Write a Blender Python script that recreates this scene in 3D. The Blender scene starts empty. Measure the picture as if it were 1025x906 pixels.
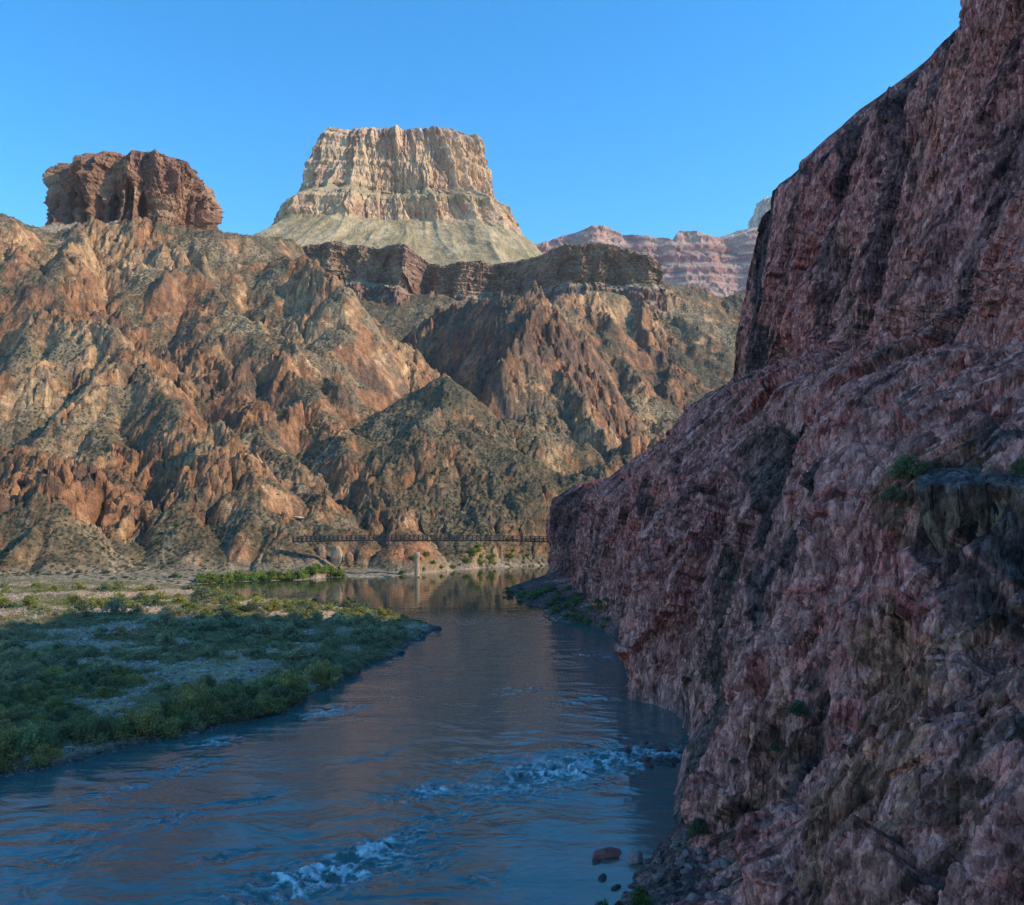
import bpy, math, random
import numpy as np
random.seed(5)
f32 = np.float32
F, CX, HZ, CH = 887.0, 512.0, 500.0, 40.0      # focal length in pixels, optical axis, eye level, eye height above the river
scene = bpy.context.scene
COL = scene.collection


def P(px, py, Y):
    """the point at distance Y that a sight line of the survey passes through"""
    return ((px - CX) / F * Y, Y, CH + (HZ - py) / F * Y)


# ------------------------------------------------------------------ noise
_r = np.random.RandomState(11)
PERM = _r.permutation(65536).astype(np.int32)
_ang = _r.rand(65536) * 2 * np.pi
GX, GY = np.cos(_ang).astype(f32), np.sin(_ang).astype(f32)
_g3 = _r.normal(size=(65536, 3)); _g3 /= np.linalg.norm(_g3, axis=1)[:, None]
G3 = _g3.astype(f32)
RA, RB, RC, RD, RE = [_r.rand(65536).astype(f32) for _ in range(5)]


def hsh(xi, yi, s=0):
    return PERM[(PERM[(xi + s * 131) & 65535] + yi) & 65535]


def perlin(x, y, s=0):
    xf = np.floor(x); yf = np.floor(y)
    xi = xf.astype(np.int32); yi = yf.astype(np.int32)
    fx = (x - xf).astype(f32); fy = (y - yf).astype(f32)
    u = fx * fx * fx * (fx * (fx * 6 - 15) + 10); v = fy * fy * fy * (fy * (fy * 6 - 15) + 10)
    def g(dx, dy):
        h = hsh(xi + dx, yi + dy, s)
        return GX[h] * (fx - dx) + GY[h] * (fy - dy)
    a = g(0, 0); b = g(1, 0); c = g(0, 1); d = g(1, 1)
    ab = a + u * (b - a); cd = c + u * (d - c)
    return (ab + v * (cd - ab)) * 1.5


def perlin3(x, y, z, s=0):
    xf = np.floor(x); yf = np.floor(y); zf = np.floor(z)
    xi, yi, zi = xf.astype(np.int32), yf.astype(np.int32), zf.astype(np.int32)
    fx, fy, fz = (x - xf).astype(f32), (y - yf).astype(f32), (z - zf).astype(f32)
    u, v, w = [t * t * (3 - 2 * t) for t in (fx, fy, fz)]
    def g(i, j, k):
        h = G3[PERM[(hsh(xi + i, yi + j, s) + zi + k) & 65535]]
        return h[..., 0] * (fx - i) + h[..., 1] * (fy - j) + h[..., 2] * (fz - k)
    def l(a, b, t): return a + t * (b - a)
    return l(l(l(g(0,0,0), g(1,0,0), u), l(g(0,1,0), g(1,1,0), u), v), l(l(g(0,0,1), g(1,0,1), u), l(g(0,1,1), g(1,1,1), u), v), w) * 1.4


def fbm(x, y, wl, octs, gain=0.5, s=0):
    t = 0; a = 1.0
    for k in range(octs):
        t = t + a * perlin(x / wl, y / wl, s + k); wl *= 0.5; a *= gain
    return t


def ridged(x, y, wl, octs, gain=0.5, s=0):
    """0..1-ish, sharp crests"""
    t = 0; a = 1.0; n = 0; w = 1.0
    for k in range(octs):
        r = 1 - np.abs(perlin(x / wl, y / wl, s + k)) * 1.6
        r = np.clip(r, 0, 1) ** 2 * w
        t = t + a * r; n += a; w = np.clip(r * 1.8, 0.25, 1); wl *= 0.5; a *= gain
    return t / n


def facets(x, y, s=0, tilt=1.0, crack=True, tint=False):
    """broken-rock relief: every cell of a Voronoi diagram gets its own height and its own tilted plane"""
    xf = np.floor(x); yf = np.floor(y)
    xi = xf.astype(np.int32); yi = yf.astype(np.int32)
    fx = (x - xf).astype(f32); fy = (y - yf).astype(f32)
    d1 = np.full(fx.shape, 9, f32); d2 = d1.copy(); val = np.zeros_like(d1); tn = np.zeros_like(d1)
    for dx in (-1, 0, 1):
        for dy in (-1, 0, 1):
            h = hsh(xi + dx, yi + dy, s)
            ex = fx - dx - RA[h]; ey = fy - dy - RB[h]
            d = ex * ex + ey * ey
            m = d < d1
            d2 = np.where(m, d1, np.minimum(d2, d))
            val = np.where(m, (RC[h] - 0.5) + tilt * ((RD[h] - 0.5) * ex + (RE[h] - 0.5) * ey) * 2, val)
            if tint: tn = np.where(m, RA[(h + 977) & 65535] - 0.5, tn)
            d1 = np.where(m, d, d1)
    if crack:
        e = np.sqrt(d2) - np.sqrt(d1)
        val = val - 0.45 * np.clip(1 - e / 0.12, 0, 1)
    return (val, tn) if tint else val


def sstep(a, b, x):
    t = np.clip((x - a) / (b - a), 0, 1)
    return t * t * (3 - 2 * t)


def mix(a, b, t):
    return a + (b - a) * t[..., None]


# ------------------------------------------------------------------ objects
def tag(o, label=None, cat=None, group=None, kind=None):
    if label: o['label'] = label
    if cat: o['category'] = cat
    if group: o['group'] = group
    if kind: o['kind'] = kind
    return o


def link(name, me, mat, parent=None):
    o = bpy.data.objects.new(name, me); COL.objects.link(o)
    if mat: me.materials.append(mat)
    if parent: o.parent = parent
    return o


def raw_mesh(name, co, quads, attrs=None, smooth=True):
    me = bpy.data.meshes.new(name)
    n, m = len(co), len(quads); k = quads.shape[1]
    me.vertices.add(n); me.vertices.foreach_set('co', np.ascontiguousarray(co, f32).ravel())
    me.loops.add(m * k); me.loops.foreach_set('vertex_index', quads.astype(np.int32).ravel())
    me.polygons.add(m)
    me.polygons.foreach_set('loop_start', np.arange(0, m * k, k, dtype=np.int32))
    me.polygons.foreach_set('use_smooth', np.full(m, smooth))
    me.update(calc_edges=True)
    for nm, a in (attrs or {}).items():
        if a.ndim == 2:
            at = me.attributes.new(nm, 'FLOAT_COLOR', 'POINT')
            c = np.ones((n, 4), f32); c[:, :3] = a; at.data.foreach_set('color', c.ravel())
        else:
            at = me.attributes.new(nm, 'FLOAT', 'POINT'); at.data.foreach_set('value', a.astype(f32))
    return me


def grid(name, X, Y, Z, mat, attrs=None, keep=None, flip=False, wrap=False, smooth=True):
    """a sheet of quads over 2-D arrays (rows, columns); keep masks faces"""
    nr, nc = X.shape
    idx = np.arange(nr * nc).reshape(nr, nc)
    if wrap: idx = np.concatenate([idx, idx[:, :1]], 1)
    q = np.stack([idx[:-1, :-1], idx[:-1, 1:], idx[1:, 1:], idx[1:, :-1]], -1).reshape(-1, 4)
    if flip: q = q[:, ::-1]
    co = np.stack([X, Y, Z], -1).reshape(-1, 3)
    at = {k: (a.reshape(-1, 3) if a.ndim == 3 else a.ravel()) for k, a in (attrs or {}).items()}
    if keep is not None:
        q = q[keep.ravel()]
        used = np.unique(q); re = np.zeros(len(co), np.int64); re[used] = np.arange(len(used))
        co = co[used]; q = re[q]; at = {k: a[used] for k, a in at.items()}
    return link(name, raw_mesh(name, co, q, at, smooth), mat)


def normals(X, Y, Z):
    p = np.stack([X, Y, Z], -1)
    du = np.gradient(p, axis=1); dv = np.gradient(p, axis=0)
    n = np.cross(du, dv)
    return n / (np.linalg.norm(n, axis=-1, keepdims=True) + 1e-9)


def empty(name, loc=(0, 0, 0), rz=0):
    o = bpy.data.objects.new(name, None); COL.objects.link(o)
    o.location = loc; o.rotation_euler = (0, 0, rz); o.empty_display_size = 0.5
    return o


# ------------------------------------------------------------------ materials
def new_mat(name):
    m = bpy.data.materials.new(name); m.use_nodes = True
    nt = m.node_tree; b = nt.nodes['Principled BSDF']
    b.inputs['Roughness'].default_value = 0.9
    b.inputs['Specular IOR Level'].default_value = 0.25
    return m, nt, b


def nd(nt, t, **kw):
    n = nt.nodes.new(t)
    for k, v in kw.items():
        if k in n.inputs: n.inputs[k].default_value = v
        else: setattr(n, k, v)
    return n


def mixc(nt, fac, a, b, blend='MIX'):
    n = nt.nodes.new('ShaderNodeMix'); n.data_type = 'RGBA'; n.blend_type = blend
    for sock, v in ((n.inputs[0], fac), (n.inputs[6], a), (n.inputs[7], b)):
        if isinstance(v, (int, float)): sock.default_value = v
        elif isinstance(v, tuple): sock.default_value = (*v, 1)
        else: nt.links.new(v, sock)
    return n.outputs[2]


def ramp(nt, src, lo, hi):
    n = nt.nodes.new('ShaderNodeMapRange'); n.clamp = True
    n.inputs['From Min'].default_value = lo; n.inputs['From Max'].default_value = hi
    nt.links.new(src, n.inputs['Value']); return n.outputs[0]


def rock_mat(name, scale, bump, var=0.5, stretch=(1, 1, 1), rot=(0, 0, 0), speck=None, chips=None, fis=None, fine=(0.72, 1.25)):
    """vertex colour of the rock, broken up by grain, stains and relief finer than the mesh"""
    m, nt, b = new_mat(name)
    at = nd(nt, 'ShaderNodeAttribute', attribute_name='col')
    tc = nd(nt, 'ShaderNodeTexCoord')
    mp = nd(nt, 'ShaderNodeMapping'); mp.inputs['Scale'].default_value = stretch; mp.inputs['Rotation'].default_value = rot
    nt.links.new(tc.outputs['Object'], mp.inputs['Vector'])
    n1 = nd(nt, 'ShaderNodeTexNoise', Scale=scale, Detail=6.0, Roughness=0.65)
    nt.links.new(mp.outputs[0], n1.inputs['Vector'])
    n2 = nd(nt, 'ShaderNodeTexNoise', Scale=scale * 4.3, Detail=5.0, Roughness=0.7)
    nt.links.new(mp.outputs[0], n2.inputs['Vector'])
    c = at.outputs['Color']
    lo = mixc(nt, 1.0, c, (1 - var, 1 - var, 1 - var * 0.95), 'MULTIPLY')
    hi = mixc(nt, 1.0, c, (1 + var, 1 + var, 1 + var), 'MULTIPLY')
    c1 = mixc(nt, ramp(nt, n1.outputs['Fac'], 0.3, 0.7), lo, hi)
    c2 = mixc(nt, ramp(nt, n2.outputs['Fac'], 0.35, 0.65), (fine[0], fine[0], fine[0]), (fine[1], fine[1] * .985, fine[1] * .97))
    c = mixc(nt, 1.0, c1, c2, 'MULTIPLY')
    if speck:
        vo = nd(nt, 'ShaderNodeTexVoronoi', Scale=speck[0])
        nt.links.new(tc.outputs['Object'], vo.inputs['Vector'])
        va = nd(nt, 'ShaderNodeAttribute', attribute_name='veg')
        mu = nd(nt, 'ShaderNodeMath', operation='MULTIPLY')
        nt.links.new(ramp(nt, vo.outputs['Distance'], 0.5, 0.25), mu.inputs[0]); nt.links.new(va.outputs['Fac'], mu.inputs[1])
        c = mixc(nt, mu.outputs[0], c, speck[1])
    if chips:
        chips_nodes = []
        nw = nd(nt, 'ShaderNodeTexNoise', Scale=chips * 0.8, Detail=2.0); nt.links.new(mp.outputs[0], nw.inputs['Vector'])
        vm = nd(nt, 'ShaderNodeVectorMath', operation='MULTIPLY_ADD'); vm.inputs[1].default_value = (0.5 / chips,) * 3
        nt.links.new(nw.outputs['Color'], vm.inputs[0]); nt.links.new(mp.outputs[0], vm.inputs[2])
        for (sc_, wgt) in ((chips, 1.0), (chips * 2.6, 0.45)):
            vf = nd(nt, 'ShaderNodeTexVoronoi', distance='MANHATTAN', Scale=sc_); nt.links.new(vm.outputs[0], vf.inputs['Vector'])
            sepc = nd(nt, 'ShaderNodeSeparateColor'); nt.links.new(vf.outputs['Color'], sepc.inputs[0])
            tn_ = ramp(nt, sepc.outputs[0], 0.0, 1.0)
            c = mixc(nt, 1.0, c, mixc(nt, tn_, (0.62, 0.60, 0.60), (1.42, 1.40, 1.38)), 'MULTIPLY')
            chips_nodes.append((vf, sepc, wgt))
    if fis:
        nf = nd(nt, 'ShaderNodeTexNoise', Scale=fis, Detail=4.0, Roughness=0.55, Distortion=0.15); nt.links.new(mp.outputs[0], nf.inputs['Vector'])
        sb = nd(nt, 'ShaderNodeMath', operation='SUBTRACT'); sb.inputs[1].default_value = 0.5; nt.links.new(nf.outputs['Fac'], sb.inputs[0])
        ab = nd(nt, 'ShaderNodeMath', operation='ABSOLUTE'); nt.links.new(sb.outputs[0], ab.inputs[0])
        fr = ramp(nt, ab.outputs[0], 0.0, 0.045)
        c = mixc(nt, fr, mixc(nt, 1.0, c, (0.5, 0.47, 0.47), 'MULTIPLY'), c)
    nt.links.new(c, b.inputs['Base Color'])
    ad = nd(nt, 'ShaderNodeMath', operation='MULTIPLY_ADD'); ad.inputs[1].default_value = 0.4
    nt.links.new(n2.outputs['Fac'], ad.inputs[0]); nt.links.new(n1.outputs['Fac'], ad.inputs[2])
    hgt = ad.outputs[0]
    if fis:
        m0 = nd(nt, 'ShaderNodeMath', operation='MULTIPLY_ADD'); m0.inputs[1].default_value = 0.45; nt.links.new(fr, m0.inputs[0]); nt.links.new(hgt, m0.inputs[2]); hgt = m0.outputs[0]
    if chips:
        for (vf, sepc, wgt) in chips_nodes:
            m1 = nd(nt, 'ShaderNodeMath', operation='MULTIPLY_ADD'); m1.inputs[1].default_value = wgt * 0.9; nt.links.new(sepc.outputs[1], m1.inputs[0]); nt.links.new(hgt, m1.inputs[2])
            m2 = nd(nt, 'ShaderNodeMath', operation='MULTIPLY_ADD'); m2.inputs[1].default_value = -wgt * 1.6; nt.links.new(vf.outputs['Distance'], m2.inputs[0]); nt.links.new(m1.outputs[0], m2.inputs[2])
            hgt = m2.outputs[0]
    bp = nd(nt, 'ShaderNodeBump', Strength=1.0, Distance=bump)
    nt.links.new(hgt, bp.inputs['Height']); nt.links.new(bp.outputs[0], b.inputs['Normal'])
    return m


M_HILL = rock_mat('hill rock', 0.16, 2.2, 0.4, speck=(0.33, (0.055, 0.055, 0.032)))
M_BUTTE = rock_mat('butte rock', 0.07, 4.0, 0.3, stretch=(1, 1, 0.55))
M_FAR = rock_mat('mesa rock', 0.02, 6.0, 0.25)
M_WALL = rock_mat('cliff rock', 1.6, 0.42, 0.3, stretch=(1, 1.15, 0.5), rot=(0.3, 0, 0), fine=(0.65, 1.35), chips=0.85)
M_BAR = rock_mat('river bar ground', 0.8, 0.3, 0.5)


# ------------------------------------------------------------------ hills: ridge lines with spurs, gullies between them
def seg_cone(x, y, z, lab, pts, slope, label, rnd=6.0, reach=420.0, rid=None):
    for (p, q) in zip(pts[:-1], pts[1:]):
        (ax, ay, az), (bx, by, bz) = p, q
        m = (x > min(ax, bx) - reach) & (x < max(ax, bx) + reach) & (y > min(ay, by) - reach) & (y < max(ay, by) + reach)
        if not m.any(): continue
        xs, ys = x[m], y[m]
        L2 = (bx - ax) ** 2 + (by - ay) ** 2 + 1e-6
        t = np.clip(((xs - ax) * (bx - ax) + (ys - ay) * (by - ay)) / L2, 0, 1)
        d = np.hypot(xs - ax - t * (bx - ax), ys - ay - t * (by - ay))
        h = az + t * (bz - az) - slope * (np.sqrt(d * d + rnd * rnd) - rnd)
        cur = z[m]; up = h > cur
        z[m] = np.where(up, h, cur)
        lm = lab[m]; lm[up] = label; lab[m] = lm
        if rid is not None:
            rm = rid[m]; rm[up] = d[up]; rid[m] = rm


RIDGES = [  # (label, slope, surveyed points (px, py, distance))
    (0, 0.95, [(-260, 190, 900), (-120, 200, 930), (0, 210, 920), (45, 228, 960), (130, 224, 1000), (220, 228, 1020), (290, 240, 1120)]),
    (0, 0.95, [(-40, 214, 925), (20, 255, 860), (62, 285, 820), (100, 322, 760), (140, 368, 690), (200, 424, 600), (255, 480, 530), (288, 520, 490), (297, 556, 468)]),
    (0, 0.85, [(100, 322, 760), (92, 375, 690), (105, 435, 600), (118, 485, 535), (125, 535, 480)]),
    (0, 0.95, [(20, 255, 860), (0, 310, 800), (-30, 370, 720), (-40, 420, 640), (-60, 470, 560)]),
    (0, 1.0, [(-90, 425, 555), (0, 440, 530), (45, 478, 490), (72, 522, 458), (84, 562, 438)]),
    (0, 0.8, [(200, 424, 600), (205, 470, 545), (200, 520, 490)]),
    (1, 0.95, [(135, 226, 1000), (170, 248, 950), (235, 302, 860), (290, 360, 770), (345, 430, 660), (385, 490, 570), (405, 535, 505)]),
    (1, 0.9, [(235, 302, 860), (228, 350, 790), (262, 412, 680), (300, 470, 585), (330, 520, 515)]),
    (1, 0.9, [(220, 228, 1020), (300, 264, 1000), (338, 300, 950), (368, 350, 880), (383, 400, 800), (420, 470, 680), (445, 520, 570)]),
    (2, 0.78, [(405, 400, 730), (436, 374, 730), (470, 412, 690), (505, 445, 640), (540, 478, 590), (560, 515, 550)]),
    (2, 0.7, [(436, 374, 730), (455, 440, 640), (480, 500, 570), (500, 545, 535)]),
    (3, 1.4, [(392, 352, 1230), (425, 322, 1190), (470, 299, 1110), (525, 289, 1000), (545, 312, 970), (560, 362, 920), (582, 402, 860), (604, 442, 800), (618, 472, 740), (640, 500, 690)]),
    (3, 1.1, [(525, 289, 1000), (528, 345, 930), (542, 405, 860), (552, 455, 790), (560, 500, 720)]),
    (4, 0.95, [(545, 302, 1230), (600, 291, 1350), (650, 283, 1400), (692, 288, 1420), (735, 312, 1420), (765, 350, 1400), (800, 400, 1300)]),
    (4, 0.95, [(692, 288, 1420), (700, 345, 1310), (712, 395, 1180), (700, 440, 1000)]),
    (4, 0.95, [(650, 283, 1400), (652, 340, 1300), (672, 362, 1200), (664, 410, 1080), (640, 450, 930), (650, 480, 830)]),
    (4, 0.9, [(600, 291, 1350), (610, 340, 1240), (640, 385, 1100), (625, 430, 960)]),
    (4, 0.9, [(735, 312, 1420), (745, 380, 1250), (730, 430, 1080)]),
    (4, 0.95, [(700, 428, 690), (665, 440, 670), (635, 452, 645), (606, 470, 610), (575, 492, 575), (556, 520, 560)]),
    (4, 0.95, [(665, 440, 670), (650, 462, 610), (620, 492, 575)]),
]
BANK = np.array([(-900, 330), (-400, 350), (-230, 380), (-160, 415), (-151, 422), (-138, 433), (-106, 443), (-95, 459), (-68, 457), (-45, 486), (-19, 520), (11, 536), (30, 545), (69, 560), (160, 580), (500, 620)], float)


def bank_y(x):
    return np.interp(x, BANK[:, 0], BANK[:, 1])


HILL_LABELS = ['hill'] * 5


def build_hills():
    cols = np.arange(-190, 812, 1.0)
    rows = np.exp(np.arange(math.log(398), math.log(1660), 0.00155))
    T, Yg = np.meshgrid((cols - CX) / F, rows)
    X = (T * Yg).astype(f32); Y = Yg.astype(f32)
    wx = X + 14 * fbm(X, Y, 120, 3, s=1) + 4 * fbm(X, Y, 24, 2, s=5)
    wy = Y + 14 * fbm(X, Y, 120, 3, s=9) + 4 * fbm(X, Y, 24, 2, s=13)
    z = np.full(X.shape, -50, f32); lab = np.zeros(X.shape, np.int8); rid = np.full(X.shape, 200, f32)
    # ground behind: the long slope up to the foot of the layered cliff
    rp = np.clip((Y - 860) * 0.65 - 10, -50, 374)
    z = rp.astype(f32); lab[z > -40] = 1; lab[(X > 60)] = 4
    rs = random.Random(3)
    for (label, slope, pp) in RIDGES:
        pts = [P(*p) for p in pp]
        seg_cone(wx, wy, z, lab, pts, slope, label, rid=rid)
        # spurs down both flanks
        for (p, q) in zip(pts[:-1], pts[1:]):
            L = math.hypot(q[0] - p[0], q[1] - p[1]); n = max(1, int(L / 75))
            dx, dy = (q[0] - p[0]) / L, (q[1] - p[1]) / L
            for k in range(n):
                t = (k + rs.uniform(0.2, 0.8)) / n
                b = [p[i] + t * (q[i] - p[i]) for i in range(3)]
                for side in (-1, 1):
                    if rs.random() < (0.65 if label == 3 else 0.3): continue
                    a = math.atan2(dx * side, -dy * side) + rs.uniform(-0.5, 0.5)
                    if q[2] < p[2] - 5: a_dir = (math.cos(a) + dx * 0.8, math.sin(a) + dy * 0.8)
                    else: a_dir = (math.cos(a), math.sin(a))
                    ln = rs.uniform(60, 165) * min(1.0, max(0.25, b[2] / 120)); sl = rs.uniform(0.42, 0.72) * slope
                    nn = math.hypot(*a_dir)
                    m = (b[0] + a_dir[0] / nn * ln * .5, b[1] + a_dir[1] / nn * ln * .5, b[2] - sl * ln * .5 * rs.uniform(.6, 1.1))
                    e = (m[0] + a_dir[0] / nn * ln * .5 + rs.uniform(-12, 12), m[1] + a_dir[1] / nn * ln * .5, m[2] - sl * ln * .6)
                    seg_cone(wx, wy, z, lab, [(b[0], b[1], b[2]), m, e], slope * 1.3, label, rnd=2.0, reach=220, rid=rid)
    land = Y - bank_y(X)
    flat = np.clip(land * 0.10, -3, 5 + 3 * (X < -150))
    h0 = np.maximum(z, flat)
    amp = np.clip((h0 - 3) / 32, 0, 1)
    # relief: ribs and crags
    R = ridged(wx, wy, 95, 4, 0.55, s=21)
    zz = z + amp * (9 * (R - 0.45)) - amp * 7 * ridged(wx, wy, 170, 2, 0.5, s=25) ** 4
    out = sstep(-0.05, 0.35, fbm(X, Y, 120, 4, 0.55, s=31) + 0.4 * np.exp(-rid / 14) - 0.13)      # bare crags, mostly along ridges
    out = np.clip(out * np.where(lab == 2, 0.5, 1.15) + (lab == 3) * 0.35, 0, 1)
    sx = X + 0.5 * z; sy = Y * 0.6 - 0.3 * z                                                                 # crag cells drawn out down the slope
    jx = X + 5 * perlin(X / 14, Y / 14, 41); jy = Y + 5 * perlin(X / 14, Y / 14, 42)
    f1, t1 = facets(jx / 13 + 3, jy / 20, 52, 1.1, tint=True); f2, t2 = facets(jx / 5.2, jy / 8, 53, 1.1, tint=True); f3, t3 = facets(X / 2.2, Y / 3.2, 54, 1.1, tint=True)
    fc = 7.5 * facets(jx / 34, jy / 50, 51, 0.9) + 4.4 * f1 + 2.8 * f2 + 1.15 * f3
    zz = zz + amp * out * fc * np.where(lab == 3, 1.5, 1.0) + amp * (1 - out) * (1.6 * fbm(X, Y, 16, 4, 0.6, s=61) + 0.7 * f2 + 0.7 * f3) + np.minimum(amp * 2, 1) * 0.5 * fbm(X, Y, 2.6, 2, s=66)
    zz = np.maximum(zz, flat + 0.35 * fbm(X, Y, 9, 3, s=71))
    bk = np.clip(land * 1.15 + 0.2, -3, 999) + np.clip(land, 0, 6) * 0.45 * facets(X / 7, Y / 7, 72, 1) + np.clip(land, 0, 3) * 0.3 * facets(X / 2.4, Y / 2.4, 73, 1)
    zz = np.minimum(zz, bk)
    Nn = normals(X, Y, zz); up = np.abs(Nn[..., 2])
    # broad slope without the small crags, for what grows and lies where
    k = 9
    zs = zz.copy()
    for ax in (0, 1):
        c = np.cumsum(np.concatenate([np.repeat(np.take(zs, [0], ax), k, ax), zs, np.repeat(np.take(zs, [-1], ax), k, ax)], ax), ax, dtype=np.float64)
        zs = ((np.take(c, range(2 * k, c.shape[ax]), ax) - np.take(c, range(0, c.shape[ax] - 2 * k), ax)) / (2 * k)).astype(f32)
    ups = np.abs(normals(X, Y, zs)[..., 2])
    n1 = fbm(X, Y, 140, 4, s=81); n2 = fbm(X, Y, 30, 4, 0.6, s=85); n3 = fbm(X + zz, Y, 7, 3, 0.6, s=88)
    red = np.array([0.32, 0.15, 0.07]); tan = np.array([0.50, 0.30, 0.145]); dark = np.array([0.115, 0.075, 0.055])
    olive = np.array([0.13, 0.103, 0.055]); scree = np.array([0.32, 0.235, 0.13])
    c = mix(np.broadcast_to(red, X.shape + (3,)), tan, sstep(-0.35, 0.7, n1 + 0.5 * n3 + 0.7 * t1 - 0.1))
    c = mix(c, dark, 0.8 * sstep(0.1, 0.5, n2 * 0.7 - 0.25 * n1 + 0.5 * t1 + 0.4 * t2 + 0.42 * (lab == 3) + 0.2 * (lab == 4)))  # extra dark on the buttress hill deepens its shaded face
    c = c * (1 + 0.5 * t2 + 0.4 * t3)[..., None]
    veg = sstep(0.57, 0.76, ups + 0.25 * n2 + 0.12 * n1) * sstep(0.3, 0.65, up) * (1 - 0.5 * out)
    veg = np.clip(veg + (lab == 2) * 0.6 * sstep(0.3, 0.6, up), 0, 1)
    soil = mix(np.broadcast_to(olive, X.shape + (3,)), scree, sstep(0.0, 0.8, n1 * 0.7 + n2 * 0.6 + 0.3 * t2 + 0.15 * (lab == 1)) * np.where(lab == 2, 0.5, 1.0))
    c = mix(c, soil, np.clip(veg * 1.1, 0, 1) * 0.88)
    flatm = sstep(9, 4, zz)
    c = mix(c, np.array([0.33, 0.26, 0.16]) , flatm * 0.7)
    wet = sstep(2.2, 0.4, zz)
    c = mix(c, np.array([0.42, 0.33, 0.24]), wet * 0.6)
    fl = lab[:-1, :-1]
    keepz = (zz[:-1, :-1] > -2.5) | (zz[1:, 1:] > -2.5)
    for L in range(5):
        keep = (fl == L) & keepz
        o = grid('hill', X, Y, zz, M_HILL, {'col': c, 'veg': veg}, keep=keep)
        o['kind'] = 'structure'
    return X, Y, zz, veg, up, lab


# ------------------------------------------------------------------ buttes (rings of rock, cliffs over talus)
def butte(name, mat, levels, cy, nseg, nrow, power, disp, colour, seed, skew=0.0):
    """levels: (z, x_left, x_right, half depth) from the top down"""
    lv = np.array(levels, float)
    arc = np.concatenate([[0], np.cumsum(np.hypot(np.diff(lv[:, 0]), np.diff(lv[:, 3])) + np.abs(np.diff(lv[:, 0])) * 0.3)])
    v = np.linspace(0, arc[-1], nrow)
    z = np.interp(v, arc, lv[:, 0]); xl = np.interp(v, arc, lv[:, 1]); xr = np.interp(v, arc, lv[:, 2]); b = np.interp(v, arc, lv[:, 3])
    td = np.linspace(0, 2 * np.pi, 60001); cd, sd_ = np.cos(td), np.sin(td)
    xd = np.sign(cd) * np.abs(cd) ** (2 / power); yd = np.sign(sd_) * np.abs(sd_) ** (2 / power)
    ml = len(lv) // 2; aw = (lv[ml, 2] - lv[ml, 1]) / 2
    dl = np.hypot(np.diff(xd) * aw, np.diff(yd) * lv[ml, 3]) * np.where(yd[1:] < 0.25, 3.0, 1.0)   # more columns on the side that faces the river
    cl = np.concatenate([[0], np.cumsum(dl)]); th = np.interp(np.linspace(0, cl[-1], nseg, endpoint=False), cl, td)
    ct, st = np.cos(th), np.sin(th)
    ex = np.sign(ct) * np.abs(ct) ** (2 / power); ey = np.sign(st) * np.abs(st) ** (2 / power)
    X = (xl + xr)[:, None] / 2 + (xr - xl)[:, None] / 2 * ex[None]
    Y = cy + b[:, None] * ey[None]
    Z = np.repeat(z[:, None], nseg, 1)
    mid = len(v) // 2
    per = np.concatenate([[0], np.cumsum(np.hypot(np.diff(X[mid]), np.diff(Y[mid])))])
    S = np.repeat(per[None], nrow, 0)
    off = skew * (X - (xl + xr)[:, None] / 2); Y = Y + off; Z = Z + off * (Z - CH) / cy          # the front faces a little up-river, the beds dip with it
    ox = ex[None] + 0 * Z; oy = ey[None] * 1.2 + 0 * Z
    ln = np.hypot(ox, oy); ox /= ln; oy /= ln
    D, dz = disp(S, Z, X)
    X = X + ox * D; Y = Y + oy * D; Z = Z + dz
    C = colour(S, Z, X, D)
    # cap: two rows running in to the middle
    cxm = (xl[0] + xr[0]) / 2
    caps = []
    for f in (0.72, 0.35, 0.0):
        caps.insert(0, (cxm + (X[:1] - cxm) * f, cy + (Y[:1] - cy) * f, Z[:1] * f + (Z[0].mean() + 2) * (1 - f), C[:1]))
    X = np.concatenate([k[0] for k in caps] + [X]); Y = np.concatenate([k[1] for k in caps] + [Y]); Z = np.concatenate([k[2] for k in caps] + [Z]); C = np.concatenate([k[3] for k in caps] + [C])
    o = grid(name, X, Y, Z, mat, {'col': C, 'veg': np.zeros(X.shape)}, wrap=True, flip=False)
    o['kind'] = 'structure'
    return o


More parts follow.
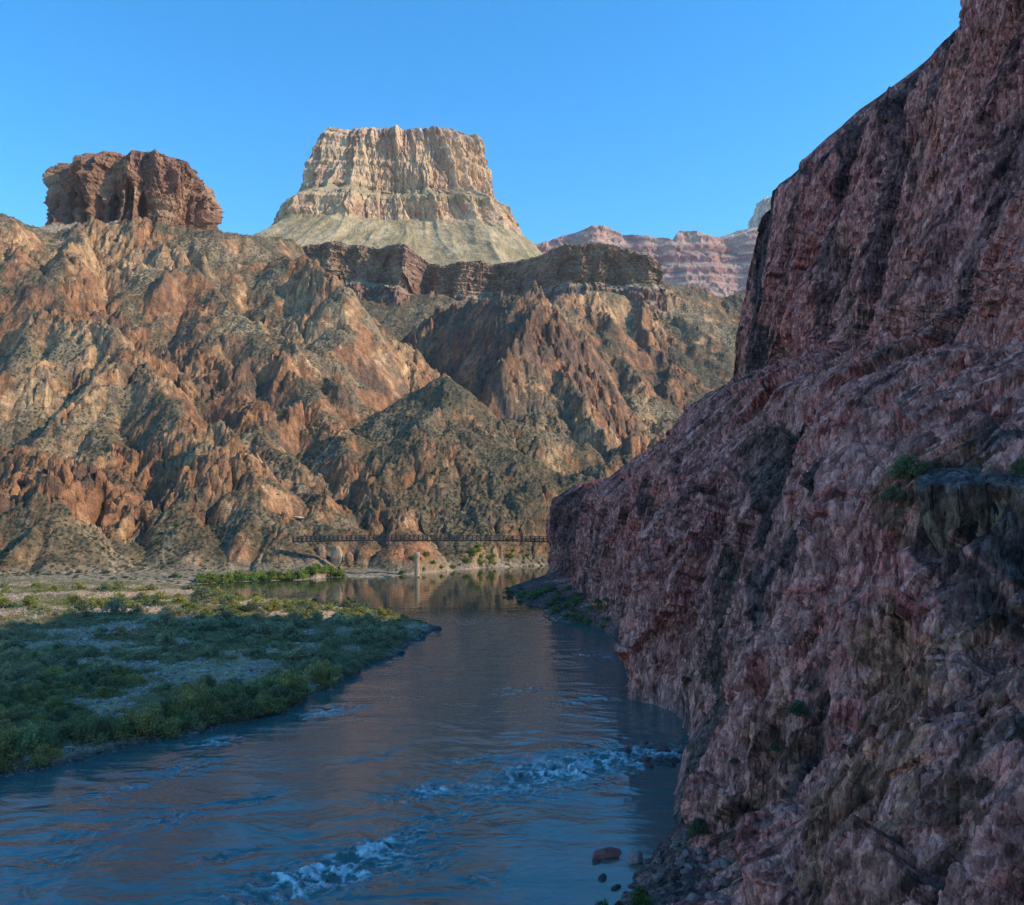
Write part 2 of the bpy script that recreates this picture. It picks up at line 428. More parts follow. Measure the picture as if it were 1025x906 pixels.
def build_pale_butte():
    Yf = 2085.0
    def lev(py, l, r, front): return (CH + (HZ - py) / F * front, (l - CX) / F * Yf, (r - CX) / F * Yf, 2120 - front)
    levels = [lev(127, 330, 468, 1985), lev(131, 325, 474, 1972), lev(150, 320, 484, 1958), lev(168, 316, 489, 1946), lev(188, 309, 496, 1936), lev(194, 298, 512, 1868), lev(196, 297, 514, 1860),
              lev(214, 290, 524, 1852), lev(218, 287, 527, 1846), lev(236, 266, 545, 1770), lev(256, 236, 566, 1680), lev(300, 180, 620, 1480)]
    zc1, zb, zc2, zt = levels[4][0], levels[6][0], levels[8][0], levels[9][0]
    def disp(S, Z, X):
        up = sstep(zc2 - 8, zc2 + 5, Z)                                     # cliff, not talus
        W = S + 9 * perlin(S / 40, Z / 60, 3)
        big = 26 * (ridged(W, Z * 0.25, 120, 2, s=101) - 0.4) + 20 * perlin(S / 150, Z / 400, 105)
        fl = 8.0 * facets(W / 34, Z / 70, 111, 1.0) + 4.0 * facets(W / 11, Z / 26, 112, 1.0) + 2.2 * facets(W / 5, Z / 9, 113, 1.0)
        st = 2.6 * np.tanh(4 * perlin(S / 300, Z / 17, 115)) + 1.4 * perlin(S / 200, Z / 4, 116)
        tal = 11 * ridged(S + 8 * perlin(S / 50, Z / 50, 120), Z * 0.2, 75, 4, 0.55, s=121) + 3 * fbm(S, Z, 20, 3, s=122)
        D = up * (big + fl + st) + (1 - up) * (tal + 0.7 * big)
        dz = 2.2 * perlin(S / 60, 0 * Z, 131) * sstep(zc1, zc1 + 120, Z) + 1.2 * facets(S / 14, Z / 400, 133) * sstep(zc1 + 60, zc1 + 120, Z)
        dz = dz - 7 * perlin(S / 90, 0 * Z, 134) * sstep(zc1 - 10, zb, Z) * up
        return D, dz
    def colour(S, Z, X, D):
        n = fbm(S, Z * 0.3, 60, 4, s=141); n2 = fbm(S, Z * 0.15, 18, 3, s=145)
        cream = np.array([0.64, 0.42, 0.235]); pink = np.array([0.47, 0.26, 0.15]); talus = np.array([0.35, 0.26, 0.13]); tal2 = np.array([0.48, 0.355, 0.19])
        c = mix(np.broadcast_to(cream, Z.shape + (3,)), pink, 0.8 * sstep(-0.15, 0.5, n + 0.5 * n2))
        bnd = perlin(0 * S + 0.3, Z / 14, 147)
        c = c * (1 + 0.14 * bnd)[..., None]
        stain = sstep(0.35, 0.6, n2 + 0.3 * n) * sstep(zc1, zc1 + 60, Z)
        c = mix(c, np.array([0.32, 0.2, 0.15]), stain * 0.45)
        t = mix(np.broadcast_to(talus, Z.shape + (3,)), tal2, sstep(-0.2, 0.5, fbm(S, Z, 70, 4, 0.6, s=151)))
        ledge = sstep(zb - 8, zb, Z) * sstep(zc1 + 6, zc1, Z)
        c = mix(c, t, np.maximum(ledge * 0.7, sstep(zc2 + 4, zc2 - 4, Z)))
        return c
    butte('butte', M_BUTTE, levels, 2120, 1500, 330, 4.2, disp, colour, 1, 0.22)


def build_red_butte():
    Yf = 1050.0
    def lev(py, l, r, front):
        l, r = 123.5 + (l - 132) * 0.79, 123.5 + (r - 132) * 0.79
        return (CH + (HZ - py) / F * front, (l - CX) / F * Yf, (r - CX) / F * Yf, 1085 - front)
    levels = [lev(152, 66, 204, 1022), lev(154, 61, 209, 1014), lev(163, 57, 213, 1009), lev(190, 52, 217, 1004), lev(214, 48, 219, 1000), lev(222, 46, 220, 996), lev(232, 20, 240, 975), lev(290, -60, 330, 900)]
    zb = levels[5][0]; zt = levels[0][0]
    def disp(S, Z, X):
        up = sstep(zb - 4, zb + 3, Z)
        W = S + 5 * perlin(S / 22, Z / 40, 203)
        big = 26 * (ridged(W, Z * 0.3, 62, 2, s=205) - 0.45)
        # arched alcoves under a band of stronger rock
        cell = np.mod(W / 21, 1) - 0.5; hh = RA[hsh(np.floor(W / 21).astype(np.int32), 3 + 0 * Z.astype(np.int32), 7)]
        arch_top = zb + 18 + 40 * hh
        al = sstep(0.36, 0.24, np.abs(cell) + 0.25 * sstep(arch_top - 14, arch_top + 2, Z)) * sstep(arch_top + 1, arch_top - 3, Z) * (hh > 0.25)
        fl = 3.6 * facets(W / 17, Z / 14, 211, 1.0) + 2.2 * facets(W / 6, Z / 7, 212, 1.0) + 1.2 * facets(W / 2.6, Z / 2.4, 213, 1.0)
        st = 3.2 * perlin(0 * S, Z / 8, 215) + 1.2 * perlin(S / 90, Z / 2.2, 216)
        tal = 5 * fbm(S, Z, 30, 4, 0.6, s=221)
        D = up * (big + fl + st - 15 * al) + (1 - up) * (tal + 0.5 * big)
        top = sstep(zb + 30, zt, Z)
        dz = top * (1.6 * perlin(S / 40, 0 * Z, 231) + 2.0 * facets(S / 16, Z / 400, 233, crack=False)) - 6 * perlin(S / 40, 0 * Z, 234) * (1 - up)
        dz = dz - top * 9 * sstep((110 - CX) / F * Yf, (92 - CX) / F * Yf, X)          # the left third stands lower
        return D, dz
    def colour(S, Z, X, D):
        n = fbm(S, Z * 0.6, 30, 4, s=241); n2 = fbm(S, Z * 0.25, 9, 3, s=245)
        red = np.array([0.28, 0.145, 0.085]); tan = np.array([0.46, 0.29, 0.165]); dk = np.array([0.17, 0.10, 0.07])
        c = mix(np.broadcast_to(red, Z.shape + (3,)), tan, 0.8 * sstep(0.05, 0.6, n + 0.4 * n2))
        c = mix(c, dk, 0.6 * sstep(0.15, 0.7, -n + 0.4 * n2))
        c = c * (1 + 0.16 * perlin(0 * S + 0.3, Z / 5, 247))[..., None]
        t = mix(np.broadcast_to(np.array([0.30, 0.22, 0.14]), Z.shape + (3,)), np.array([0.42, 0.31, 0.2]), sstep(-0.3, 0.5, fbm(S, Z, 25, 4, 0.6, s=251)))
        return mix(c, t, sstep(zb + 2, zb - 3, Z))
    butte('butte', M_BUTTE, levels, 1085, 1100, 300, 4.0, disp, colour, 2, 0.12)


def strip(name, mat, xs, prof, disp, colour):
    """a cliff line: xs (N,) plan stations, prof(xs) -> list of (Y, Z, rows) control lines from foot to back"""
    ctl = prof(xs)
    Ys, Zs = [], []
    for (a, b) in zip(ctl[:-1], ctl[1:]):
        n = b[2]
        for k in range(n):
            t = k / n
            Ys.append(a[0] + t * (b[0] - a[0])); Zs.append(a[1] + t * (b[1] - a[1]))
    Ys.append(ctl[-1][0] + 0 * xs); Zs.append(ctl[-1][1] + 0 * xs)
    Y = np.array(Ys); Z = np.array(Zs); X = np.repeat(xs[None], len(Ys), 0)
    dy, dz, dx = disp(X, Y, Z)
    X = X + dx; Y = Y + dy; Z = Z + dz
    C = colour(X, Y, Z)
    o = grid(name, X, Y, Z, mat, {'col': C, 'veg': np.zeros(X.shape)})
    o['kind'] = 'structure'
    return o


def build_cliff_band():
    Yf = 1450.0
    xs = np.linspace((215 - CX) / F * Yf, (655 - CX) / F * Yf, 900)
    px = xs / Yf * F + CX
    top = CH + (HZ - np.interp(px, [215, 285, 303, 340, 359, 406, 425, 440, 455, 475, 515, 555, 600, 640, 655], [228, 236, 236, 235, 236, 241, 250, 257, 255, 251, 251, 254, 252, 266, 272])) / F * Yf
    bot = CH + (HZ - np.interp(px, [215, 285, 306, 329, 359, 389, 415, 435, 462, 488, 541, 570, 655], [248, 256, 262, 281, 277, 284, 297, 300, 289, 287, 296, 296, 300])) / F * Yf
    def prof(x):
        emb = 34 * np.abs(perlin(x / 110, 0 * x + 0.5, 305)) * 2 + 16 * perlin(x / 60, 0 * x, 306) + 8 * perlin(x / 24, 0 * x, 307)
        emb = emb - 75 * sstep(520, 570, px) + 45 * np.exp(-((px - 425) / 12) ** 2)
        yc = Yf + emb
        return [(yc - 60, bot - 60, 1), (yc - 26, bot - 8, 14), (yc - 2, bot + 6, 12), (yc + 2, bot + (top - bot) * .45, 60), (yc + 6, bot + (top - bot) * .5, 6), (yc + 9, top - 4, 60), (yc + 14, top, 8), (yc + 60, top + 8, 16), (yc + 330, top + 40, 20)]
    def disp(X, Y, Z):
        W = X + 5 * perlin(X / 25, Z / 40, 311)
        f = 6 * facets(W / 22, Z / 30, 312, 1) + 3.2 * facets(W / 8, Z / 9, 313, 1) + 1.6 * facets(W / 3.4, Z / 3, 314, 1) + 2.2 * perlin(0 * X, Z / 6, 315) + 1.5 * perlin(X / 120, Z / 2.4, 316)
        return f * 1.2, 1.6 * fbm(X, Y, 22, 3, s=317), 0 * X
    def colour(X, Y, Z):
        n = fbm(X, Z * 0.7, 40, 4, s=321); n2 = fbm(X, Z * 3, 20, 3, s=322)
        red = np.array([0.27, 0.14, 0.092]); tan = np.array([0.44, 0.285, 0.18]); dk = np.array([0.13, 0.075, 0.06])
        c = mix(np.broadcast_to(red, X.shape + (3,)), tan, 0.7 * sstep(0.1, 0.7, n + 0.4 * n2))
        c = mix(c, dk, 0.6 * sstep(0.0, 0.6, -n + 0.5 * n2))
        up = np.abs(normals(X, Y, Z)[..., 2])
        t = mix(np.broadcast_to(np.array([0.34, 0.28, 0.17]), X.shape + (3,)), np.array([0.46, 0.37, 0.23]), sstep(-0.3, 0.4, fbm(X, Y, 40, 4, s=325)))
        return mix(c, t, sstep(0.55, 0.8, up))
    strip('cliff_band', M_BUTTE, xs, prof, disp, colour)


def build_mesa():
    Yf = 4000.0
    xs = np.linspace((490 - CX) / F * Yf, (860 - CX) / F * Yf, 700)
    px = xs / Yf * F + CX
    tp = np.interp(px, [490, 545, 552, 562, 575, 590, 602, 620, 640, 660, 671, 673, 676, 690, 705, 722, 738, 750, 790, 860], [262, 247, 243, 238, 237, 233, 232, 236, 240, 244, 248, 240, 236, 236, 240, 241, 239, 236, 238, 250])
    top = CH + (HZ - tp) / F * Yf
    steps = [(0, 0)]; z = 560.0; y = -520.0
    rs = random.Random(9); prof_z, prof_y = [z], [y]
    while z < 1330:
        c = rs.uniform(16, 42); s = rs.uniform(14, 34)
        prof_z += [z + c, z + c + s]; prof_y += [y + 3, y + 3 + s * 1.35]; z += c + s; y += 3 + s * 1.35
    def prof(x):
        em = 110 * perlin(x / 420, 0 * x, 405) + 50 * perlin(x / 150, 0 * x, 406)
        rows = 150; out = []
        for k in range(rows):
            t = k / (rows - 1); zz = 560 + t * (top - 560)
            out.append((Yf + em + np.interp(zz, prof_z, prof_y), zz, 1))
        l = out[-1]
        return out + [(l[0] + 30, l[1] + 3, 1), (l[0] + 600, l[1] + 10, 4)]
    def disp(X, Y, Z):
        f = 9 * facets(X / 70, Z / 60, 411, 1) + 5 * facets(X / 26, Z / 22, 412, 1) + 28 * (ridged(X, Z * 0.5, 180, 3, s=413) - .4)
        return f, 0 * X, 0 * X
    def colour(X, Y, Z):
        n = fbm(X, Z, 160, 4, s=421)
        red = np.array([0.36, 0.165, 0.125]); pk = np.array([0.50, 0.30, 0.225]); dk = np.array([0.2, 0.115, 0.10])
        bnd = perlin(0 * X + .2, Z / 34, 422) + 0.6 * perlin(0 * X, Z / 13, 423)
        c = mix(np.broadcast_to(red, X.shape + (3,)), pk, sstep(-0.3, 0.6, bnd + 0.5 * n))
        c = mix(c, dk, 0.6 * sstep(0.2, 0.6, -bnd + 0.3 * n))
        up = np.abs(normals(X, Y, Z)[..., 2])
        return mix(c, np.array([0.40, 0.30, 0.2]), 0.55 * sstep(0.6, 0.85, up))
    strip('mesa', M_FAR, xs, prof, disp, colour)
    # pale pinnacle on the skyline behind the mesa
    Yp = 4900.0
    def lev(py, l, r, d): return (CH + (HZ - py) / F * Yp, (l - CX) / F * Yp, (r - CX) / F * Yp, d)
    levels = [lev(199, 764, 771, 30), lev(203, 758, 774, 55), lev(214, 754, 778, 75), lev(225, 750, 782, 90), lev(233, 748, 786, 110), lev(237, 728, 800, 150), lev(246, 700, 830, 220), lev(275, 650, 880, 300)]
    def disp(S, Z, X):
        return 22 * facets(S / 60, Z / 55, 431, 1) + 11 * facets(S / 24, Z / 22, 432, 1) + 5 * facets(S / 10, Z / 10, 433, 1), 6 * perlin(S / 40, Z / 40, 434)
    def colour(S, Z, X, D):
        n = fbm(S, Z, 60, 4, s=441)
        c = mix(np.broadcast_to(np.array([0.62, 0.53, 0.42]), Z.shape + (3,)), np.array([0.42, 0.34, 0.28]), sstep(-.2, .6, n))
        return mix(c, np.array([0.42, 0.32, 0.24]), sstep(levels[4][0], levels[5][0], Z))
    butte('pinnacle', M_FAR, levels, Yp, 260, 130, 2.2, disp, colour, 3)


# ------------------------------------------------------------------ the shaded canyon wall on the near side
STN = {  # distance: water's edge, foot, ... ledge, upper wall, crest, unseen back slope shaped for its shadow, as (x, z)
    -320: [(12, -3), (14, 0), (20, 4), (30, 18), (40, 38), (50, 44), (58, 52), (76, 98), (90, 137), (190, 228)],  # unseen stretch behind the camera, carried on for its shadow
    0: [(11, -3), (13, 0), (20, 4), (31, 18), (41, 34), (50, 42), (58, 52), (77, 98), (90, 137), (190, 228)],
    48: [(10, -3), (12, 0), (20, 4), (30, 18), (40, 34), (50, 42), (58, 52), (78, 99), (90, 137), (190, 228)],
    75: [(7, -3), (10, 0), (20, 4), (29, 20), (39, 38), (49, 45), (58, 53), (78, 99), (90, 137), (190, 228)],
    87: [(4, -3), (7.6, 0), (20, 3.5), (28, 20), (38, 40), (50, 47), (60, 55), (78, 100), (90, 137), (190, 228)],
    96: [(10, -3), (13, 0), (19.3, 3), (28.5, 22), (38.5, 40), (51, 50), (61, 56), (78, 100), (90, 137), (190, 228)],
    105: [(14, -3), (17.5, 0), (20.5, 3), (29, 22), (39.5, 41), (52, 52), (62, 58), (79, 101), (90, 137), (190, 228)],
    127: [(21, -3), (24, 0), (25, 4), (32, 22), (42, 42), (53, 55), (64, 62), (79, 101), (89.5, 136), (190, 228)],
    150: [(27, -3), (30, 0), (30.8, 4), (36, 24), (44, 45), (54, 59), (66, 66), (78, 102), (84.5, 136), (190, 228)],
    167: [(28, -3), (30.5, 0), (31.5, 4), (35, 24), (42, 46), (54, 61), (66, 69), (78, 104), (84.5, 134), (190, 228)],
    174: [(26, -3), (28, 0), (28.8, 4), (30.5, 24), (37, 46), (52, 62), (69, 70.5), (77, 102), (86, 131), (190, 228)],
    178: [(20, -3), (23.7, 0), (24.4, 4), (26.5, 24), (33.5, 46), (52, 62), (69, 70.5), (77, 102), (86, 130), (190, 228)],
    190: [(22, -3), (25, 0), (25.8, 4), (28, 24), (34, 46), (51, 62.5), (69, 71), (76.5, 102), (86, 127), (190, 228)],
    200: [(23, -3), (26.4, 0), (27, 4), (29, 24), (34, 46), (50, 63), (69, 71.5), (76, 102), (88, 131), (190, 228)],
    230: [(26, -3), (29.3, 0), (30, 4), (31.5, 23), (35.5, 45), (46, 61), (63, 70.5), (69, 100), (75, 126), (190, 228)],
    251: [(29, -3), (31.6, 0), (33.5, 4), (36, 24), (41, 45), (51, 64), (60.5, 70.5), (65.5, 100), (70, 121), (190, 222)],
    254: [(29, -3), (31, 0), (33.5, 4), (36, 24), (41, 45), (51, 63), (67, 71), (84, 77), (108, 80), (150, 82)],
    277: [(24, -3), (27.5, 0), (31, 4), (33, 22), (38, 43), (54, 62), (64, 70), (88, 73), (110, 75), (170, 78)],
    303: [(12, -3), (16.4, 0), (27.6, 4), (31, 22), (37, 42), (52, 61), (64, 69), (88, 71), (110, 73), (180, 76)],
    348: [(-1, -3), (3.1, 0), (27.5, 4), (29, 22), (33, 41), (46, 52), (58, 60), (80, 70), (110, 78), (190, 92)],
    376: [(-5, -3), (-0.5, 0), (27, 4), (28.5, 24), (31, 39), (42, 47), (58, 58), (80, 68), (110, 78), (190, 92)],
    402: [(-7, -3), (-3.2, 0), (29, 5), (36, 18), (44, 32), (52, 42), (66, 55), (86, 66), (112, 78), (190, 92)],
    428: [(1, -3), (4, 0), (24, 5), (29, 18), (36, 32), (46, 44), (66, 50), (86, 52), (112, 56), (190, 64)],
    452: [(12, -3), (15, 0), (19.5, 4), (20.5, 22), (23, 40), (33, 46), (62, 50), (86, 52), (112, 56), (190, 64)],
    474: [(17, -3), (19, 0), (20.5, 4), (22, 22), (25, 38), (40, 46), (72, 50), (90, 52), (116, 56), (190, 64)],
    490: [(26, -3), (29, 0), (31, 4), (34, 18), (40, 32), (56, 44), (84, 50), (100, 52), (126, 56), (200, 64)],
    530: [(60, -3), (64, 0), (68, 4), (76, 16), (86, 28), (100, 40), (120, 52), (140, 60), (160, 68), (220, 80)],
    600: [(160, -3), (164, 0), (168, 4), (176, 16), (186, 28), (200, 40), (220, 52), (240, 60), (260, 68), (300, 80)],
}
ROWS = [8, 46, 170, 190, 140, 90, 190, 150, 24]
SEAMS = [  # rock bodies along the foliation, and sunken slots coloured darker: sight lines (px, py) down each, half width in metres, colour, weight, relief in metres
    ([(756, 215), (750, 300), (744, 385)], 4.5, (0.058, 0.044, 0.042), .95, 0.4), ([(775, 215), (768, 300), (772, 390)], 3.5, (0.427, 0.172, 0.128), .8, 1.5),
    ([(812, 190), (800, 290), (795, 370)], 5.0, (0.404, 0.130, 0.101), .85, 1.5), ([(848, 150), (830, 240), (825, 340)], 4.0, (0.089, 0.053, 0.050), .8, -2.0),
    ([(900, 100), (880, 190), (862, 290), (850, 340)], 4.0, (0.082, 0.050, 0.050), .85, -1.5), ([(935, 100), (915, 200), (880, 290), (865, 345)], 5.0, (0.403, 0.175, 0.128), .8, 1.2),
    ([(985, 20), (965, 120), (930, 230), (900, 330)], 5.0, (0.336, 0.152, 0.119), .75, 1.0), ([(1010, 120), (975, 240), (945, 330)], 3.4, (0.104, 0.060, 0.058), .85, -1.2),
    ([(1020, 200), (1000, 300), (1000, 370)], 3.0, (0.414, 0.130, 0.095), .85, 1.0), ([(985, 290), (968, 330), (960, 365)], 2.4, (0.260, 0.130, 0.109), .95, -.6), ([(935, 310), (925, 345), (922, 370)], 2.0, (0.336, 0.168, 0.141), .9, .4),
    ([(645, 470), (636, 580), (640, 690)], 5.5, (0.421, 0.138, 0.109), .9, 1.6), ([(672, 450), (665, 560), (662, 700)], 5.0, (0.438, 0.177, 0.143), .85, .8),
    ([(800, 405), (765, 490), (728, 600), (702, 720), (690, 780)], 5.4, (0.051, 0.037, 0.032), .97, -4.0), ([(760, 430), (735, 520), (708, 640), (695, 740)], 3.2, (0.068, 0.050, 0.039), .9, -1.0),
    ([(838, 380), (815, 440), (800, 480)], 4.5, (0.421, 0.138, 0.109), .85, 1.4), ([(880, 375), (850, 440), (838, 480)], 2.5, (0.197, 0.099, 0.089), .8, -1.0),
    ([(820, 500), (790, 560), (770, 610)], 3.4, (0.075, 0.053, 0.048), .9, -1.6), ([(885, 500), (850, 570), (800, 650), (740, 745), (700, 820)], 2.0, (0.460, 0.177, 0.152), .95, 4.5),
    ([(905, 440), (880, 490), (858, 540)], 1.8, (0.421, 0.181, 0.147), .8, .8), ([(800, 740), (765, 790), (745, 860)], 1.7, (0.059, 0.062, 0.068), .95, -2.6),
    ([(870, 620), (815, 720), (780, 800), (765, 890)], 2.0, (0.414, 0.155, 0.132), .9, 2.6), ([(700, 830), (705, 880)], 1.6, (0.421, 0.181, 0.151), .85, 1.0),
    ([(925, 530), (915, 590), (940, 640)], 2.9, (0.421, 0.157, 0.146), .95, 1.5), ([(890, 640), (850, 740), (820, 860)], 2.6, (0.179, 0.099, 0.061), .9, .3),
    ([(960, 480), (985, 540), (1000, 600)], 2.6, (0.179, 0.110, 0.071), .92, 0.0), ([(950, 560), (975, 640), (985, 720), (930, 850)], 1.3, (0.048, 0.035, 0.033), .9, -1.5),
    ([(925, 680), (905, 780), (890, 890)], 3.2, (0.193, 0.110, 0.068), .92, .6), ([(1000, 720), (960, 800), (930, 900)], 2.6, (0.152, 0.088, 0.065), .9, .4), ([(1022, 790), (1000, 880)], 1.0, (0.381, 0.175, 0.160), .9, .8),
    ([(1000, 640), (985, 690), (970, 740)], 1.8, (0.197, 0.122, 0.102), .8, .5), ([(960, 400), (930, 440)], 4.0, (0.438, 0.177, 0.147), .85, 1.2), ([(1015, 400), (980, 440)], 3.5, (0.381, 0.166, 0.145), .85, .6),
    ([(935, 472), (975, 466), (1020, 470)], 1.25, (0.160, 0.130, 0.125), .9, 1.2), ([(955, 452), (1024, 458)], 0.7, (0.050, 0.045, 0.045), .95, -1.8), ([(1005, 505), (1020, 580)], 1.3, (0.045, 0.040, 0.040), .95, -2.0),  # dark strips put shade into the colour above and under the shelf
    ([(720, 420), (690, 470)], 4.0, (0.242, 0.110, 0.102), .7, .8), ([(620, 500), (604, 560), (595, 610)], 8.0, (0.269, 0.114, 0.095), .8, 1.5), ([(560, 510), (558, 570)], 12.0, (0.082, 0.050, 0.045), .8, 0.),  # last entry: shade of the far spur's face put into its colour
]


def build_wall():
    ys = sorted(STN)
    tab = np.array([STN[y] for y in ys], float)                       # (stations, 10, 2)
    yy = [-320.0]
    while yy[-1] < 600:
        y = yy[-1]
        st = 14 if y < 20 else (1.5 if y < 44 else min(max(0.10, y * y / (F * 48)), 0.34 if y < 262 else 0.62 if y < 500 else 6))
        yy.append(y + st)
    yy = np.array(yy)
    # smooth the stations a little, then break them with a warp so that no straight lofts remain
    ctl = np.stack([[np.interp(yy, ys, tab[:, k, c]) for c in (0, 1)] for k in range(10)])      # (10, 2, N)
    Xr, Zr, Sr = [], [], []
    s0 = 0.0
    for k, n in enumerate(ROWS):
        a, b = ctl[k], ctl[k + 1]
        ln = float(np.mean(np.hypot(*(b - a))))
        for i in range(n):
            t = i / n
            Xr.append(a[0] + t * (b[0] - a[0])); Zr.append(a[1] + t * (b[1] - a[1])); Sr.append(s0 + t * ln)
        s0 += ln
    Xr.append(ctl[-1][0]); Zr.append(ctl[-1][1]); Sr.append(s0)
    X = np.array(Xr); Z = np.array(Zr); S = np.repeat(np.array(Sr)[:, None], len(yy), 1); Y = np.repeat(yy[None], len(Sr), 0)
    # blur the control creases along the height
    for it in range(14):
        X[1:-1] = (X[:-2] + 2 * X[1:-1] + X[2:]) / 4; Z[1:-1] = (Z[:-2] + 2 * Z[1:-1] + Z[2:]) / 4
    N = normals(X, Y, Z)
    if np.mean(N[..., 0]) > 0: N = -N
    X0, Y0, Z0 = X.copy(), Y.copy(), Z.copy()
    def plan(row):                                                                                # metres walked along the foot of the wall, round its corners
        q = np.concatenate([[0], np.cumsum(np.hypot(np.diff(X[row]), np.diff(Y[row])))]); q = q - np.interp(100.0, Y[row], q) + 100.0
        return np.repeat(q[None], X.shape[0], 0)
    Q, Q2 = plan(sum(ROWS[:3])), plan(sum(ROWS[:7]))
    a = 0.95 * Z - 0.30 * Q; b = 0.30 * Z + 0.95 * Q                                          # along / across the foliation
    a = a.astype(f32); b = b.astype(f32); Yf_, Zf_ = Y.astype(f32), Z.astype(f32)
    wb = b + 2.6 * fbm(Yf_, Zf_, 36, 3, s=501); wa = a + 3 * fbm(Yf_, Zf_, 30, 2, s=505)
    vb = Q2.astype(f32) + 0.16 * Zf_ + 1.5 * perlin(Yf_ / 22, Zf_ / 40, 507); va = Zf_
    upm = sstep(64, 74, Z)                                                                        # upper wall: upright slabs
    D = 3.2 * (ridged(wb, wa * 0.2, 30, 3, 0.5, s=511) - 0.42)
    jb = 0.6 * fbm(Yf_, Zf_, 6, 4, 0.55, s=601); ja = 1.5 * fbm(Yf_, Zf_, 5, 4, 0.6, s=606)            # ragged edges on the big blocks
    lo1, tl1 = facets((wb + jb) / 13, (wa + ja) / 45, 521, 1.1, crack=False, tint=True); lo2, tl2 = facets((wb + 0.6 * jb) / 5.2, (wa + 0.6 * ja) / 17, 522, 1.3, crack=False, tint=True)
    hi1, th1 = facets(vb / 11, va / 110, 523, 1.1, crack=False, tint=True); hi2, th2 = facets(vb / 4.2, va / 38, 524, 1.2, tint=True)
    D = D + (3.6 * lo1 + 1.6 * lo2) * (1 - upm) + (4.4 * hi1 + 1.6 * hi2) * upm
    T1 = tl1 * (1 - upm) + th1 * upm; T2 = tl2 * (1 - upm) + th2 * upm
    mb = wb * (1 - upm) + vb * upm; ma = wa * (1 - upm) + va * upm
    f3, T3 = facets(mb / 2.2, ma / 6.5, 525, 1.4, tint=True); f4, T4 = facets(mb / 0.95 + 7, ma / 2.4, 526, 1.5, tint=True)
    f5, T5 = facets(mb / 0.42, ma / 0.9, 527, 1.3, tint=True)
    D = D + 0.65 * f3 + 0.20 * f4 + 0.06 * f5
    vein = sstep(0.80, 0.93, ridged(mb + 0.6 * T3, ma * 0.16, 8, 2, 0.5, s=535)) * sstep(-0.3, 0.3, perlin(Yf_ / 14, Zf_ / 18, 536))
    D = D - 0.45 * vein
    # the blocky shelf that juts out at eye level
    D = D + 3.6 * sstep(70, 71, Yf_) * sstep(93, 92, Yf_ + 0.5 * perlin(Yf_ / 3, Zf_ / 3, 530)) * sstep(43.6, 43.0, Zf_ + 0.6 * f3) * sstep(26, 38, Zf_)
    D = D + 0.2 * fbm(Yf_, Zf_, 3.0, 3, 0.6, s=531)
    # where each surveyed seam lies on the wall
    PX = CX + F * X0 / np.maximum(Y0, 1); PY = HZ - F * (Z0 - CH) / np.maximum(Y0, 1)
    fl = (Y0.ravel() > 40) & (Y0.ravel() < 500); fx, fy, fY, fZ = PX.ravel()[fl], PY.ravel()[fl], Y0.ravel()[fl], Z0.ravel()[fl]
    def on_wall(p, q):
        d = np.hypot(fx - p, fy - q); r = max(4.0, d.min() + 1.5)
        k = np.where(d < r)[0]; k = k[np.argmin(fY[k])]
        return fY[k], fZ[k]
    wy_ = Yf_ + 1.6 * fbm(Yf_, Zf_, 12, 3, 0.6, s=591); wz_ = Zf_ + 1.6 * fbm(Yf_, Zf_, 12, 2, 0.6, s=595)
    seams = []
    for (line, hw, colr, w, rel) in SEAMS:
        pts = [on_wall(*p) for p in line]; d = np.full(X.shape, 1e3, f32)
        for (p, q) in zip(pts[:-1], pts[1:]):
            L2 = (q[0] - p[0]) ** 2 + (q[1] - p[1]) ** 2 + 1e-6
            t = np.clip(((wy_ - p[0]) * (q[0] - p[0]) + (wz_ - p[1]) * (q[1] - p[1])) / L2, 0, 1)
            d = np.minimum(d, np.hypot(wy_ - p[0] - t * (q[0] - p[0]), wz_ - p[1] - t * (q[1] - p[1])))
        m = np.exp(-(d / hw) ** 2 * 0.7)
        D = D + rel * m; seams.append((m, hw, colr, w, rel))
    D = D - 1.3 * upm
    D = D * (1 - 0.5 * upm * sstep(222, 238, Yf_))
    foot = sstep(1.5, 9, Z) * 0.85 + 0.15
    beach = sstep(5.5, 3.0, Z)
    D = D * foot
    X = X + N[..., 0] * D; Y = Y + N[..., 1] * D * 0.8; Z = Z + N[..., 2] * D
    rim = sstep(112, 122, Z0) * sstep(150, 138, Z0)                                               # broken teeth along the crest, one tall one
    Z = Z + rim * (6.5 * facets(Q2 / 6.5, 0 * Q2 + 0.5, 545, 0.5, crack=False) + 2.0 * facets(Q2 / 2.1, 0 * Q2 + 0.5, 546, 0.5, crack=False) + 3.6 * sstep(3.0, 2.2, np.abs(Y0 - 203)))
    Z = Z + beach * (0.5 * fbm(X0.astype(f32), Yf_, 6, 4, 0.6, s=541)) + beach * 0.3 * facets(X0 / 1.3, Yf_ / 1.3, 542, 1)
    # colours
    pink = np.array([0.36, 0.165, 0.135]); plum = np.array([0.23, 0.11, 0.10]); dark = np.array([0.065, 0.05, 0.046]); brown = np.array([0.21, 0.13, 0.085]); pale = np.array([0.46, 0.22, 0.175])
    n1 = fbm(wb, wa * 0.28, 30, 4, 0.55, s=551); n2 = fbm(mb, ma * 0.3, 9, 4, 0.6, s=556); n3 = fbm(mb, ma * 0.35, 2.2, 3, 0.6, s=561)
    C = mix(np.broadcast_to(pink, X.shape + (3,)), plum, sstep(-0.35, 0.35, n1 + 0.6 * T1 + 0.4 * T2))
    C = mix(C, dark, 0.92 * sstep(0.10, 0.34, 0.6 * n2 + 0.5 * T1 + 0.3 * T2 + 0.7 * fbm(wb, wa * 0.2, 22, 3, s=566)))
    C = mix(C, brown, 0.7 * sstep(0.1, 0.5, fbm(Yf_, Zf_, 26, 3, s=571)))
